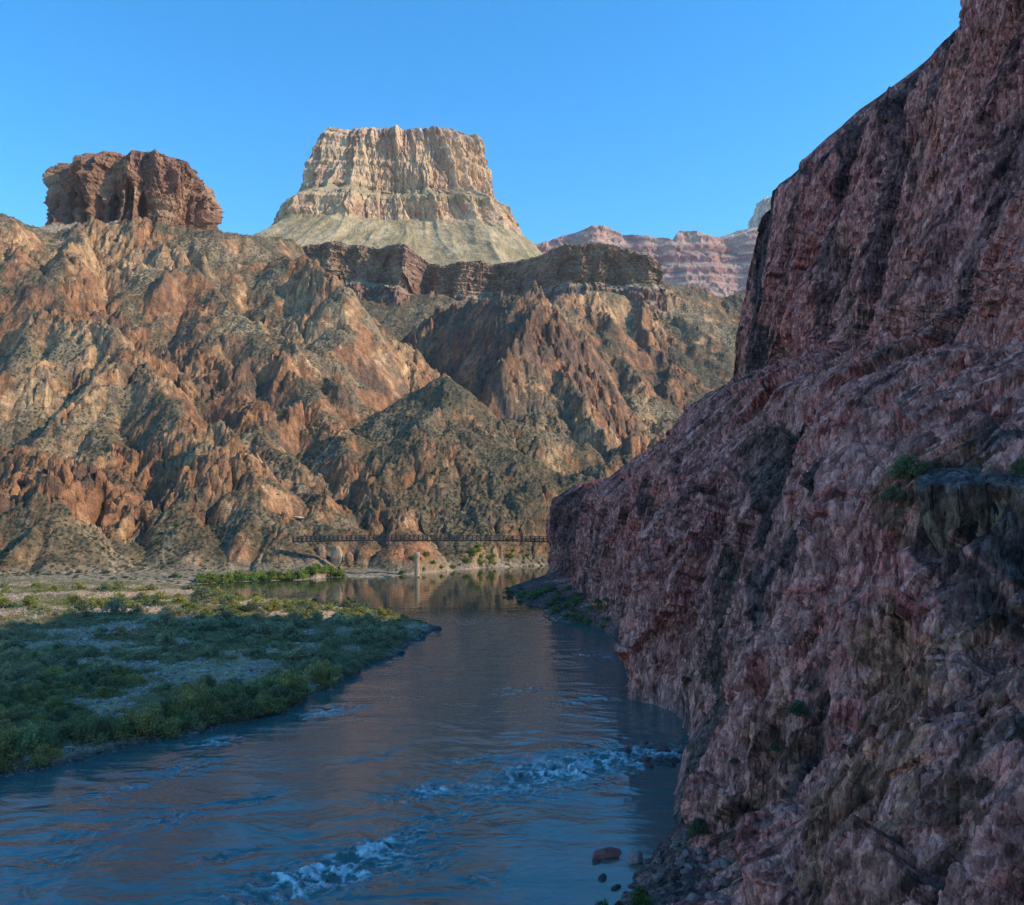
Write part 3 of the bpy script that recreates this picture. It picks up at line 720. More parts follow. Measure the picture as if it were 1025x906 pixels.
    for (m, hw, colr, w, rel) in seams:
        C = mix(C, np.array(colr), min(1.0, w * 1.06) * sstep(0.26, 0.42, m + 0.20 * n2 + 0.22 * T2 + 0.16 * T3))
    C = mix(C, pale, 0.55 * sstep(0.25, 0.7, n3 + 0.3 * n2) * sstep(0.15, 0.3, C[..., 0]))
    fleck = sstep(0.30, 0.40, T4 + 0.25 * n2 + 0.15 * T3) * (1 - sstep(0.02, -0.02, C[..., 0] - 0.12))
    C = C * (1 + 0.55 * fleck)[..., None] * (1 - 0.68 * vein)[..., None]
    C = C * 2.0 * np.clip(1 + 0.4 * n3 + 0.3 * T2 + 0.5 * T3 + 0.8 * T4 + 0.9 * T5, 0.25, 2.2)[..., None] * np.array([1.18, 0.92, 0.86])  # random block tints and pale flecks stand in for weak facet shading
    sand = mix(np.broadcast_to(np.array([0.20, 0.16, 0.13]), X.shape + (3,)), np.array([0.12, 0.11, 0.075]), sstep(-.2, .4, fbm(X0.astype(f32), Yf_, 9, 3, s=581)))
    C = mix(C, sand, sstep(4.2, 2.6, Z0) * 0.85 * sstep(0.45, 0.75, np.abs(N[..., 2])))
    C = mix(C, np.array([0.36, 0.22, 0.18]), sstep(2.6, 1.2, Z0 + 0.5 * n2) * sstep(0.6, 0.35, np.abs(N[..., 2])) * 0.6)
    C[..., 0] = np.minimum(C[..., 0], 0.68)
    kg = 0.56 - 0.18 * sstep(0.12, 0.34, C[..., 0])
    C[..., 1] = np.minimum(C[..., 1], kg * C[..., 0] + 0.015); C[..., 2] = np.minimum(C[..., 2], (kg - 0.08) * C[..., 0] + 0.015)
    C = np.clip(C, 0.015, 0.68)
    o = grid('cliff', X, Y, Z, M_WALL, {'col': C, 'veg': np.zeros(X.shape)}, flip=True, smooth=False)
    o['kind'] = 'structure'
    return X, Y, Z, N


# ------------------------------------------------------------------ river and bar
BAR = [P(px, py, CH * F / (py - HZ))[:2] for px, py in [(-260, 830), (-100, 800), (0, 778), (80, 762), (150, 744), (225, 727), (290, 711), (303, 697), (322, 690), (352, 678), (366, 668), (398, 655), (410, 644), (438, 631), (428, 624), (400, 617), (370, 611), (330, 607), (295, 603), (250, 599), (215, 594), (200, 588)]] + [(-165, 420), (-300, 420), (-520, 430), (-700, 400), (-420, 100)]


def poly_sd(x, y, poly):
    d = np.full(np.shape(x), 1e9); ins = np.zeros(np.shape(x), bool)
    for (ax, ay), (bx, by) in zip(poly, poly[1:] + poly[:1]):
        L2 = (bx - ax) ** 2 + (by - ay) ** 2 + 1e-9
        t = np.clip(((x - ax) * (bx - ax) + (y - ay) * (by - ay)) / L2, 0, 1)
        d = np.minimum(d, np.hypot(x - ax - t * (bx - ax), y - ay - t * (by - ay)))
        c = ((ay > y) != (by > y)) & (x < (bx - ax) * (y - ay) / (by - ay + 1e-12) + ax)
        ins ^= c
    return np.where(ins, d, -d)


def bar_h(x, y, detail=True):
    x = np.asarray(x, f32); y = np.asarray(y, f32)
    sd = poly_sd(x + 2.2 * perlin(x / 9, y / 9, 601), y + 2.2 * perlin(x / 9, y / 9, 602), BAR)
    h = np.where(sd < 0, np.maximum(sd * 0.25, -2.5), 1.5 * (1 - np.exp(-sd / 3.0)) + sd * 0.018)
    h = h + np.clip(sd / 12, 0, 1) * (0.9 * fbm(x, y, 34, 3, s=605))
    h = h + np.clip((y - 360) / 70, 0, 1) * np.clip((-150 - x) / 60, 0, 1) * 3.0
    if detail: h = h + np.clip(sd / 3 + 0.6, 0, 1) * (0.28 * facets(x / 1.5, y / 1.5, 611, 1) + 0.14 * facets(x / .6, y / .6, 612, 1))
    return h, sd


def build_bar():
    pys = np.arange(574, 905, 0.8); cols = np.arange(-230, 452, 1.2)
    T, V = np.meshgrid((cols - CX) / F, CH * F / (pys[::-1] - HZ))
    X = T * V; Y = V
    h, sd = bar_h(X, Y)
    n = fbm(X.astype(f32), Y.astype(f32), 30, 4, 0.6, s=621); n2 = fbm(X.astype(f32), Y.astype(f32), 4, 3, 0.6, s=625)
    sand = np.array([0.48, 0.30, 0.16]); grey = np.array([0.38, 0.25, 0.16]); green = np.array([0.13, 0.13, 0.065])
    c = mix(np.broadcast_to(sand, X.shape + (3,)), grey, sstep(-.2, .4, n))
    tn = perlin(X / 26, Y / 26, 801) + .5 * perlin(X / 9, Y / 9, 802)
    c = mix(c, green, 0.8 * sstep(-0.35, 0.15, tn + 0.4 * n2))
    c = mix(c, np.array([0.11, 0.095, 0.08]), sstep(0.9, 0.25, h))
    o = grid('river_bar', X, Y, h, M_BAR, {'col': c, 'veg': 0 * X}, keep=(np.maximum(np.maximum(h[:-1, :-1], h[1:, 1:]), np.maximum(h[1:, :-1], h[:-1, 1:])) > -1.0))
    o['kind'] = 'structure'


RAPIDS = [  # px, py, half length along, half width, strength
    (330, 872, 8, 3.2, 1.0), (372, 852, 5, 2.2, .9), (300, 886, 5, 2.5, .9), (432, 790, 5, 2.2, .7), (560, 770, 12, 5, .85), (605, 760, 8, 4, .9), (520, 782, 9, 3.5, .6),
    (440, 818, 4, 1.5, .5), (190, 768, 6, 3, .35), (330, 712, 6, 3, .45), (560, 617, 16, 10, .35), (475, 622, 14, 8, .28), (600, 655, 9, 8, .3), (160, 820, 5, 2.5, .3), (60, 860, 5, 2, .25), (660, 752, 6, 4, .6), (400, 838, 4, 1.5, .6), (250, 800, 4, 1.2, .4), (120, 790, 4, 1.5, .35), (215, 742, 4, 2, .4), (470, 760, 5, 1.6, .35), (500, 800, 4, 1.2, .35), (80, 835, 3, 1, .4), (230, 855, 3, 1, .4), (420, 870, 3, 1, .35), (520, 690, 6, 3, .25), (590, 700, 7, 3, .3), (480, 880, 2.5, 1, .3), (360, 760, 4, 1.2, .25)]


def build_river():
    pys = np.concatenate([np.arange(556, 640, 0.6), np.arange(640, 960, 0.62), np.arange(960, 1400, 6)]); cols = np.arange(-300, 900, 1.15)
    T, V = np.meshgrid((cols - CX) / F, CH * F / (pys[::-1] - HZ))
    X = (T * V).astype(f32); Y = V.astype(f32)
    calm = sstep(285, 330, Y)
    wx = X + 2.2 * fbm(X, Y, 14, 2, s=701); wy = Y + 2.2 * fbm(X, Y, 14, 2, s=703)
    # ripples ride across the current
    slick = sstep(-0.25, 0.35, fbm(X * 0.8 + 0.5 * Y, Y, 26, 3, s=722))
    w = 0.085 * perlin(wx / 9, wy / 3.6, 711) + 0.06 * ridged(wx * 0.5, wy, 4.2, 2, 0.5, s=715)
    w = w * (0.5 + 0.7 * slick) + (0.030 * perlin(wx / 3.0, wy / 1.3, 719) + 0.010 * perlin(wx / 0.9, wy / 0.55, 720)) * (0.25 + 1.1 * slick) + 0.08 * perlin(wx / 16, wy / 8, 721)
    tot = np.zeros_like(X)
    for (px, py, hl, hw, s) in RAPIDS:
        q = P(px, py, CH * F / (py - HZ)); an = math.radians(38)
        dx, dy = X - q[0], Y - q[1]
        u = dx * math.cos(an) + dy * math.sin(an); v = -dx * math.sin(an) + dy * math.cos(an)
        u = u + 1.5 * perlin(X / 5, Y / 5, 724); v = v + 1.2 * perlin(X / 4, Y / 4, 725)
        tot = np.maximum(tot, s * np.exp(-((u / (hl * 1.25)) ** 2 + (v / (hw * 1.35)) ** 2)))
    rap = ridged(wx, wy * 1.2, 5.5, 4, 0.6, s=731)
    w = w * (1 - 0.75 * calm) + tot * (1.35 * (rap - 0.4) + 0.25 * fbm(X, Y, 1.2, 3, .6, s=735))
    lace = ridged(wx + 2 * rap, wy * 1.4, 3.4, 5, 0.62, s=741)
    web = sstep(0.5, 0.12, np.abs(fbm(wx, wy * 1.4, 2.6, 4, 0.6, s=745)) * 2.2)
    core = np.clip(tot * 1.3, 0, 1)
    foam = core ** 1.2 * (0.75 * sstep(0.42, 0.75, lace + 0.35 * (rap - 0.4) + 0.22 * tot) + 0.55 * web * sstep(0.35, 0.65, rap + 0.25 * tot))
    foam = np.clip(foam * sstep(0.10, 0.35, tot), 0, 1)
    # shallow, gravelly water along the near bank
    shal = sstep(0.5, -2.0, np.hypot((X - 13) / 14, (Y - 92) / 22) * 3 - 3 + 0.4 * fbm(X, Y, 6, 3, s=751))
    m, nt, b = new_mat('river water')
    b.inputs['IOR'].default_value = 1.55; b.inputs['Specular IOR Level'].default_value = 0.5
    af = nd(nt, 'ShaderNodeAttribute', attribute_name='foam'); ash = nd(nt, 'ShaderNodeAttribute', attribute_name='shallow'); ac = nd(nt, 'ShaderNodeAttribute', attribute_name='calm')
    c = mixc(nt, ash.outputs['Fac'], (0.062, 0.130, 0.122), (0.15, 0.14, 0.115))
    c = mixc(nt, ac.outputs['Fac'], c, (0.045, 0.05, 0.03))
    nt.links.new(mixc(nt, af.outputs['Fac'], c, (0.80, 0.84, 0.85)), b.inputs['Base Color'])
    ro = nd(nt, 'ShaderNodeMapRange'); ro.inputs['To Min'].default_value = 0.05; ro.inputs['To Max'].default_value = 0.7
    nt.links.new(af.outputs['Fac'], ro.inputs['Value']); nt.links.new(ro.outputs[0], b.inputs['Roughness'])
    tc = nd(nt, 'ShaderNodeTexCoord'); mp = nd(nt, 'ShaderNodeMapping'); mp.inputs['Scale'].default_value = (0.7, 1.25, 1); mp.inputs['Rotation'].default_value = (0, 0, 0.35)
    nt.links.new(tc.outputs['Object'], mp.inputs['Vector'])
    n1 = nd(nt, 'ShaderNodeTexNoise', Scale=0.9, Detail=4.0, Roughness=0.6, Distortion=0.6); nt.links.new(mp.outputs[0], n1.inputs['Vector'])
    bs = nd(nt, 'ShaderNodeMapRange'); bs.inputs['To Min'].default_value = 0.13; bs.inputs['To Max'].default_value = 0.03
    nt.links.new(ac.outputs['Fac'], bs.inputs['Value'])
    bp = nd(nt, 'ShaderNodeBump', Distance=0.35); nt.links.new(bs.outputs[0], bp.inputs['Strength']); nt.links.new(n1.outputs['Fac'], bp.inputs['Height'])
    nt.links.new(bp.outputs[0], b.inputs['Normal'])
    o = grid('river', X, Y, w, m, {'foam': foam, 'shallow': shal, 'calm': calm})
    o['kind'] = 'structure'
    # the wide bed under everything, out to the horizon
    g, nt2, b2 = new_mat('ground'); b2.inputs['Base Color'].default_value = (0.28, 0.2, 0.14, 1)
    q = np.array([[0, 1, 2, 3]]); e = 14000
    o = link('ground', raw_mesh('ground', np.array([(-e, -e, -4), (e, -e, -4), (e, e, -4), (-e, e, -4)], float), q), g); o['kind'] = 'structure'


# ------------------------------------------------------------------ light, sky, camera
def setup():
    SUN_EL, SUN_AZ = math.radians(33.5), math.radians(7)           # azimuth: how far behind the camera plane, on its right
    w = bpy.data.worlds.new('World'); scene.world = w; w.use_nodes = True
    nt = w.node_tree; bg = nt.nodes['Background']
    sk = nt.nodes.new('ShaderNodeTexSky'); sk.sky_type = 'NISHITA'; sk.sun_disc = False
    sk.sun_elevation = SUN_EL
    d = (math.cos(SUN_AZ) * math.cos(SUN_EL), -math.sin(SUN_AZ) * math.cos(SUN_EL), math.sin(SUN_EL))
    sk.sun_rotation = math.atan2(d[0], d[1])                       # measured from +Y towards +X
    sk.altitude = 1500; sk.air_density = 1.0; sk.dust_density = 0.2; sk.ozone_density = 3.0
    hs = nt.nodes.new('ShaderNodeHueSaturation'); hs.inputs['Saturation'].default_value = 1.32; hs.inputs['Hue'].default_value = 0.493
    nt.links.new(sk.outputs[0], hs.inputs['Color']); nt.links.new(hs.outputs[0], bg.inputs['Color']); bg.inputs['Strength'].default_value = 0.132
    L = bpy.data.lights.new('sun', 'SUN'); L.energy = 2.02; L.angle = math.radians(0.5); L.color = (1.0, 0.86, 0.67)
    so = bpy.data.objects.new('sun', L); COL.objects.link(so)
    from mathutils import Vector
    so.rotation_euler = Vector(d).to_track_quat('Z', 'Y').to_euler()
    cam = bpy.data.cameras.new('camera'); co = bpy.data.objects.new('camera', cam); COL.objects.link(co)
    co.location = (0, 0, CH); co.rotation_euler = (math.pi / 2, 0, 0)
    cam.sensor_width = 36; cam.lens = 36 * F / 1024; cam.shift_y = (HZ - 452.5) / 1024
    cam.clip_start = 0.5; cam.clip_end = 30000
    scene.camera = co
    scene.view_settings.view_transform = 'Standard'; scene.view_settings.look = 'None'; scene.view_settings.exposure = 1.28; scene.view_settings.gamma = 1
    c = scene.cycles; c.use_denoising = True; c.denoising_prefilter = 'NONE'; c.denoising_quality = 'HIGH'; c.max_bounces = 7; c.diffuse_bounces = 5; c.glossy_bounces = 3; c.use_adaptive_sampling = True; c.adaptive_threshold = 0.02


def build_haze():
    m = bpy.data.materials.new('thin desert haze'); m.use_nodes = True; nt = m.node_tree
    nt.nodes.remove(nt.nodes['Principled BSDF'])
    v = nt.nodes.new('ShaderNodeVolumePrincipled'); v.inputs['Color'].default_value = (0.86, 0.92, 1.0, 1); v.inputs['Density'].default_value = 3e-5; v.inputs['Anisotropy'].default_value = 0.2
    nt.links.new(v.outputs[0], nt.nodes['Material Output'].inputs['Volume'])
    e = 14100.0; b = MB(); b.box(-e, e, -e, e, -5.0, 1460.0)
    tag(b.build('haze', m), kind='stuff')


setup()
HILLS = build_hills()
build_pale_butte()
build_red_butte()
build_cliff_band()
build_mesa()
WALL = build_wall()
build_bar()
build_river()


# ------------------------------------------------------------------ things
def hill_h(x, y):
    X, Y, Z, veg, up, lab = HILLS
    c = int(round(x / y * F + CX + 190)); r = int(round((math.log(y) - math.log(398)) / 0.00155))
    c = min(max(c, 0), Z.shape[1] - 1); r = min(max(r, 0), Z.shape[0] - 1)
    return float(Z[r, c])


def hill_at(px, py):
    """first point of the hills along a sight line"""
    X, Y, Z, veg, up, lab = HILLS
    c = int(round(px + 190)); PYc = HZ - F * (Z[:, c] - CH) / Y[:, c]
    k = int(np.argmax((PYc <= py) & (Z[:, c] > 0)))
    return (float(X[k, c]), float(Y[k, c]), float(Z[k, c]))


_W = None


def wall_at(px, py):
    global _W
    X, Y, Z, N = WALL
    if _W is None:
        m = (Y > 40) & (Y < 500)
        _W = (CX + F * X[m] / Y[m], HZ - F * (Z[m] - CH) / Y[m], X[m], Y[m], Z[m])
    d = np.hypot(_W[0] - px, _W[1] - py); k = np.where(d < max(3.0, d.min() + 1))[0]; k = k[np.argmin(_W[3][k])]
    return (float(_W[2][k]), float(_W[3][k]), float(_W[4][k]))


def water_at(px, py, z=0.0):
    Y = (CH - z) * F / (py - HZ); return ((px - CX) / F * Y, Y)


class MB:
    """collects boxes, bars and rings; build() links them as one mesh"""
    def __init__(self): self.v = []; self.f = []
    def hexa(self, c8):
        n = len(self.v); self.v += [tuple(p) for p in c8]
        self.f += [(n, n+3, n+2, n+1), (n+4, n+5, n+6, n+7), (n, n+1, n+5, n+4), (n+1, n+2, n+6, n+5), (n+2, n+3, n+7, n+6), (n+3, n, n+4, n+7)]
    def box(self, x0, x1, y0, y1, z0, z1):
        self.hexa([(x0, y0, z0), (x1, y0, z0), (x1, y1, z0), (x0, y1, z0), (x0, y0, z1), (x1, y0, z1), (x1, y1, z1), (x0, y1, z1)])
    def bar(self, p, q, w, h=None):
        from mathutils import Vector
        p, q = Vector(p), Vector(q); d = (q - p).normalized(); h = h or w
        u = d.cross(Vector((0, 1, 0)) if abs(d.y) < 0.9 else Vector((1, 0, 0))).normalized(); v = d.cross(u)
        self.hexa([p + u * a * w / 2 + v * b * h / 2 for a, b in ((-1, -1), (1, -1), (1, 1), (-1, 1))] + [q + u * a * w / 2 + v * b * h / 2 for a, b in ((-1, -1), (1, -1), (1, 1), (-1, 1))])
    def lathe(self, prof, n=16, c=(0, 0)):
        b = len(self.v)
        for (r, z) in prof:
            for k in range(n):
                t = 2 * math.pi * k / n; self.v.append((c[0] + r * math.cos(t), c[1] + r * math.sin(t), z))
        for i in range(len(prof) - 1):
            for k in range(n):
                a_, b_ = b + i * n + k, b + i * n + (k + 1) % n; self.f.append((a_, b_, b_ + n, a_ + n))
        self.f.append(tuple(b + (len(prof) - 1) * n + k for k in range(n))); self.f.append(tuple(b + k for k in reversed(range(n))))
    def build(self, name, mat, parent=None):
        me = bpy.data.meshes.new(name); me.from_pydata(self.v, [], self.f); me.update()
        return link(name, me, mat, parent)


def simple_mat(name, col, var=0.25, scale=1.5, rough=0.85, metal=0.0):
    m, nt, b = new_mat(name); tc = nd(nt, 'ShaderNodeTexCoord')
    n = nd(nt, 'ShaderNodeTexNoise', Scale=scale, Detail=5.0, Roughness=0.65); nt.links.new(tc.outputs['Object'], n.inputs['Vector'])
    c = mixc(nt, ramp(nt, n.outputs['Fac'], 0.3, 0.7), tuple(x * (1 - var) for x in col), tuple(min(.9, x * (1 + var)) for x in col))
    nt.links.new(c, b.inputs['Base Color']); b.inputs['Roughness'].default_value = rough; b.inputs['Metallic'].default_value = metal
    bp = nd(nt, 'ShaderNodeBump', Strength=0.5, Distance=0.05); nt.links.new(n.outputs['Fac'], bp.inputs['Height']); nt.links.new(bp.outputs[0], b.inputs['Normal'])
    return m


M_STEEL = simple_mat('weathered bridge steel', (0.085, 0.07, 0.06), 0.3, 0.8, 0.7)
M_PLANK = simple_mat('bridge planks', (0.16, 0.125, 0.095), 0.3, 1.2)
M_TOWER = simple_mat('stained concrete', (0.50, 0.33, 0.20), 0.3, 0.9)


def tinted_rock():
    m, nt, b = new_mat('loose rock'); oi = nd(nt, 'ShaderNodeObjectInfo'); tc = nd(nt, 'ShaderNodeTexCoord')
    n = nd(nt, 'ShaderNodeTexNoise', Scale=2.2, Detail=6.0, Roughness=0.7); nt.links.new(tc.outputs['Object'], n.inputs['Vector'])
    lo = mixc(nt, 1.0, oi.outputs['Color'], (0.62, 0.6, 0.6), 'MULTIPLY'); hi = mixc(nt, 1.0, oi.outputs['Color'], (1.3, 1.28, 1.25), 'MULTIPLY')
    nt.links.new(mixc(nt, ramp(nt, n.outputs['Fac'], 0.32, 0.68), lo, hi), b.inputs['Base Color'])
    bp = nd(nt, 'ShaderNodeBump', Strength=0.7, Distance=0.12); nt.links.new(n.outputs['Fac'], bp.inputs['Height']); nt.links.new(bp.outputs[0], b.inputs['Normal'])
    return m


M_ROCK = tinted_rock()


def rock_mesh(seed, sub=3, flat=1.0):
    import bmesh
    from mathutils import Vector, noise
    rs = random.Random(seed); bm = bmesh.new(); bmesh.ops.create_icosphere(bm, subdivisions=sub, radius=1.0)
    planes = [(Vector((rs.gauss(0, 1), rs.gauss(0, 1), rs.gauss(0, 1))).normalized(), rs.uniform(0.62, 0.9)) for _ in range(11)]
    off = Vector((seed * 3.1, seed * 1.7, 0))
    for v in bm.verts:
        p = v.co.copy()
        for (n, d) in planes:
            k = p.dot(n)
            if k > d: p -= n * (k - d) * 0.92
        p *= 1 + 0.14 * noise.noise(p * 1.6 + off) + 0.07 * noise.noise(p * 4.5 + off) + 0.03 * noise.noise(p * 11 + off)
        v.co = p
    me = bpy.data.meshes.new('rock'); bm.to_mesh(me); bm.free(); me.materials.append(M_ROCK)
    return me


ROCKS = [rock_mesh(k + 1) for k in range(7)]
ROCKS_SMALL = [rock_mesh(k + 20, 2) for k in range(5)]
rr = random.Random(77)


def rock(name, loc, size, colour, label, cat, group=None, sink=0.3, mesh=None, rz=None, tilt=0.2):
    o = bpy.data.objects.new(name, mesh or rr.choice(ROCKS)); COL.objects.link(o)
    o.scale = size; o.location = (loc[0], loc[1], loc[2] + size[2] * (0.8 - sink * 2))
    o.rotation_euler = (rr.uniform(-tilt, tilt), rr.uniform(-tilt, tilt), rr.uniform(0, 6.28) if rz is None else rz)
    o.color = (*colour, 1)
    return tag(o, label, cat, group)


def leaf_mat():
    m, nt, b = new_mat('leaves'); oi = nd(nt, 'ShaderNodeObjectInfo'); at = nd(nt, 'ShaderNodeAttribute', attribute_name='col')
    c = mixc(nt, 1.0, oi.outputs['Color'], at.outputs['Color'], 'MULTIPLY')
    nt.links.new(c, b.inputs['Base Color']); b.inputs['Roughness'].default_value = 0.65
    tr = nd(nt, 'ShaderNodeBsdfTranslucent'); nt.links.new(c, tr.inputs['Color'])
    mx = nd(nt, 'ShaderNodeMixShader'); mx.inputs[0].default_value = 0.3
    nt.links.new(b.outputs[0], mx.inputs[1]); nt.links.new(tr.outputs[0], mx.inputs[2]); nt.links.new(mx.outputs[0], nt.nodes['Material Output'].inputs['Surface'])
    return m


M_LEAF = leaf_mat()
M_STEM = simple_mat('grey stems', (0.17, 0.13, 0.10), 0.3, 3.0)


def leaves(cent, rad, n_per, ln, wd, rs, upb=0.5):
    """leaf blades round clump centres; returns vertices, quads, clump tint"""
    k = len(cent); c = np.repeat(cent, n_per, 0); r = np.repeat(rad, n_per)
    d = rs.normal(size=(k * n_per, 3)); d /= np.linalg.norm(d, axis=1)[:, None]
    p = c + d * (r * rs.rand(k * n_per) ** 0.45)[:, None]
    ax = d * 0.7 + rs.normal(size=d.shape) * 0.5; ax[:, 2] += upb; ax /= np.linalg.norm(ax, axis=1)[:, None]
    sd = np.cross(ax, rs.normal(size=d.shape)); sd /= np.linalg.norm(sd, axis=1)[:, None] + 1e-6
    L = ln * rs.uniform(0.6, 1.3, k * n_per)[:, None]; W = wd * rs.uniform(0.6, 1.3, k * n_per)[:, None]
    v = np.stack([p - sd * W * .5, p + sd * W * .5, p + ax * L + sd * W * .25, p + ax * L - sd * W * .25], 1).reshape(-1, 3)
    q = np.arange(len(v)).reshape(-1, 4)
    tint = np.repeat(rs.uniform(0.65, 1.35, k), n_per)[:, None] * rs.uniform(0.85, 1.15, (k * n_per, 1)) * np.array([[1, 1, 1]]) + rs.normal(size=(k * n_per, 1)) * np.array([[0.08, 0.0, -0.03]])
    return v, q, np.repeat(np.clip(tint, 0.2, 1.9), 4, 0)


def shrub_mesh(seed, clumps=70, n_per=40, ln=0.13, wd=0.05, tall=1.0):
    rs = np.random.RandomState(seed)
    a = rs.rand(clumps) * 2 * np.pi; u = rs.rand(clumps) ** 0.55; z = rs.rand(clumps)
    lob = 1 + 0.28 * np.sin(a * 3 + seed) + 0.18 * np.sin(a * 5 + 2 * seed)
    rr_ = u * np.sqrt(np.clip(1 - (z - 0.25) ** 2, 0.05, 1)) * lob * 0.92
    cent = np.stack([np.cos(a) * rr_, np.sin(a) * rr_, z * tall * (1.0 - 0.4 * u ** 2) * rs.uniform(.85, 1.2, clumps)], 1)
    v, q, t = leaves(cent, rs.uniform(0.13, 0.30, clumps), n_per, ln, wd, rs)
    v[:, 2] = np.maximum(v[:, 2], -0.05)
    me = raw_mesh('foliage', v, q, {'col': t}, smooth=False); me.materials.append(M_LEAF)
    return me


SHRUBS = [shrub_mesh(k + 1, tall=[1.0, .8, 1.2, .7, .95, 1.1][k]) for k in range(6)]
SHRUBS_FAR = [shrub_mesh(k + 31, 34, 26, 0.2, 0.085, [1.0, .8, 1.15, .75][k]) for k in range(4)]
_sm = MB(); _rs = random.Random(4)
for _k in range(14):
    _a = _rs.uniform(0, 6.28); _t = _rs.uniform(.3, .75); _h = _rs.uniform(.5, .95)
    _sm.bar((0.08 * math.cos(_a), 0.08 * math.sin(_a), -0.15), (_t * math.cos(_a), _t * math.sin(_a), _h), 0.022)
STEM_ME = bpy.data.meshes.new('stem'); STEM_ME.from_pydata(_sm.v, [], _sm.f); STEM_ME.materials.append(M_STEM)


def shrub(loc, r, h, colour, label, group=None, far=False, name='shrub', stems=False, cat='shrub'):
    o = bpy.data.objects.new(name, rr.choice(SHRUBS_FAR if far else SHRUBS)); COL.objects.link(o)
    o.location = loc; o.scale = (r, r * rr.uniform(.85, 1.15), h); o.rotation_euler = (0, 0, rr.uniform(0, 6.28))
    k = rr.uniform(0.8, 1.25); o.color = (colour[0] * k * rr.uniform(.9, 1.12), colour[1] * k, colour[2] * k, 1)
    if stems:
        s_ = bpy.data.objects.new('stem', STEM_ME); COL.objects.link(s_); s_.parent = o
    return tag(o, label, cat, group)


# the suspension bridge across the far end of the reach
def build_bridge():
    x0, x1, yc, zd = -115.5, 21.5, 468.0, 18.3
    b = empty('suspension_bridge', ((x0 + x1) / 2, yc, zd)); ox = (x0 + x1) / 2
    tag(b, 'dark steel footbridge with lattice sides spanning the river between two cliffs', 'bridge')
    A, B = x0 - ox, x1 - ox; n = 58; hw, ht = 0.95, 2.3
    cam_ = lambda x: 0.9 * (1 - (2 * (x - A) / (B - A) - 1) ** 2)                  # slight upward camber
    d = MB()
    for k in range(n):
        xa = A + (B - A) * k / n; xb = A + (B - A) * (k + 1) / n
        d.hexa([(xa, -hw, cam_(xa)), (xb, -hw, cam_(xb)), (xb, hw, cam_(xb)), (xa, hw, cam_(xa)), (xa, -hw, cam_(xa) + .14), (xb, -hw, cam_(xb) + .14), (xb, hw, cam_(xb) + .14), (xa, hw, cam_(xa) + .14)])
    d.build('deck', M_PLANK, b)
    g = MB()
    for k in range(n + 1):
        x = A + (B - A) * k / n; g.box(x - .09, x + .09, -hw - .35, hw + .35, cam_(x) - .42, cam_(x) - .01)
    for yy_ in (-.6, .6):
        for k in range(n):
            xa = A + (B - A) * k / n; xb = A + (B - A) * (k + 1) / n; g.bar((xa, yy_, cam_(xa) - .25), (xb, yy_, cam_(xb) - .25), .16, .3)
    g.build('floor_frame', M_STEEL, b)
    for s_ in (-1, 1):
        t = MB(); y = s_ * (hw + .12)
        for k in range(n):
            xa = A + (B - A) * k / n; xb = A + (B - A) * (k + 1) / n
            t.bar((xa, y, cam_(xa) - .5), (xb, y, cam_(xb) - .5), .30, .95); t.bar((xa, y, cam_(xa) + ht), (xb, y, cam_(xb) + ht), .2, .45)
            t.bar((xa, y, cam_(xa) + .6), (xb, y, cam_(xb) + .6), .12, .2); t.bar((xa, y, cam_(xa) + 1.3), (xb, y, cam_(xb) + 1.3), .12, .2)
            t.bar((xa, y, cam_(xa) - .5), (xa, y, cam_(xa) + ht), .42)
            if k % 2: t.bar((xa, y, cam_(xa) + ht), (xb, y, cam_(xb)), .09)
            else: t.bar((xa, y, cam_(xa)), (xb, y, cam_(xb) + ht), .09)
        t.build('side_truss', M_STEEL, b)
    for s_ in (-1, 1):
        c = MB(); y = s_ * (hw + .5); sag = lambda x: cam_(x) - .9 + 2.6 * (2 * (x - A) / (B - A) - 1) ** 2
        for k in range(n):
            xa = A + (B - A) * k / n; xb = A + (B - A) * (k + 1) / n; c.bar((xa, y, sag(xa)), (xb, y, sag(xb)), .12)
        c.build('suspension_cable', M_STEEL, b)


def build_gauge_tower():
    x, y = water_at(417, 577); t = empty('stone_pillar', (x, y, 0)); tag(t, 'slender tan pillar standing at the water edge beneath the dark footbridge', 'pillar')
    m = MB(); m.lathe([(1.4, -2), (1.35, 2.5), (1.28, 6), (1.25, 10.6)], 14); m.build('shaft', M_TOWER, t)
    m = MB(); m.lathe([(1.5, 10.6), (1.55, 10.9), (1.55, 12.3), (1.2, 12.9)], 14); m.build('cap', M_TOWER, t)
    m = MB(); m.box(-1.7, 1.7, -1.4, 1.4, -2, .7); m.build('footing', M_TOWER, t)


build_bridge()
build_gauge_tower()

# rock pillars and pale ledge at the bridge's foot on the far bank
for (px, py, w, h, colr, lab) in [(321, 566, 3.6, 6.6, (0.33, 0.20, 0.13), 'brown rounded rock pillar on the bank under the end of the footbridge'), (337, 566, 3.4, 6.2, (0.46, 0.33, 0.22), 'pale square-topped rock pillar on the bank beside the brown one'),
                                  (349, 567, 2.6, 4.2, (0.34, 0.19, 0.12), 'short reddish rock stub on the bank next to the pale pillar')]:
    Y = 476.0; z = CH + (HZ - py) / F * Y
    rock('rock_pillar', ((px - CX) / F * Y, Y, z + 1.5), (w, w, h), colr, lab, 'rock', sink=0.12, tilt=0.08)
q = hill_at(300, 519)
rock('rock_ledge', (q[0], q[1] - 1.5, q[2]), (4.2, 2.2, 1.0), (0.50, 0.42, 0.33), 'pale curved rock ledge in the hillside above the far end of the footbridge', 'rock ledge', sink=0.35, rz=0.1, tilt=0.25)

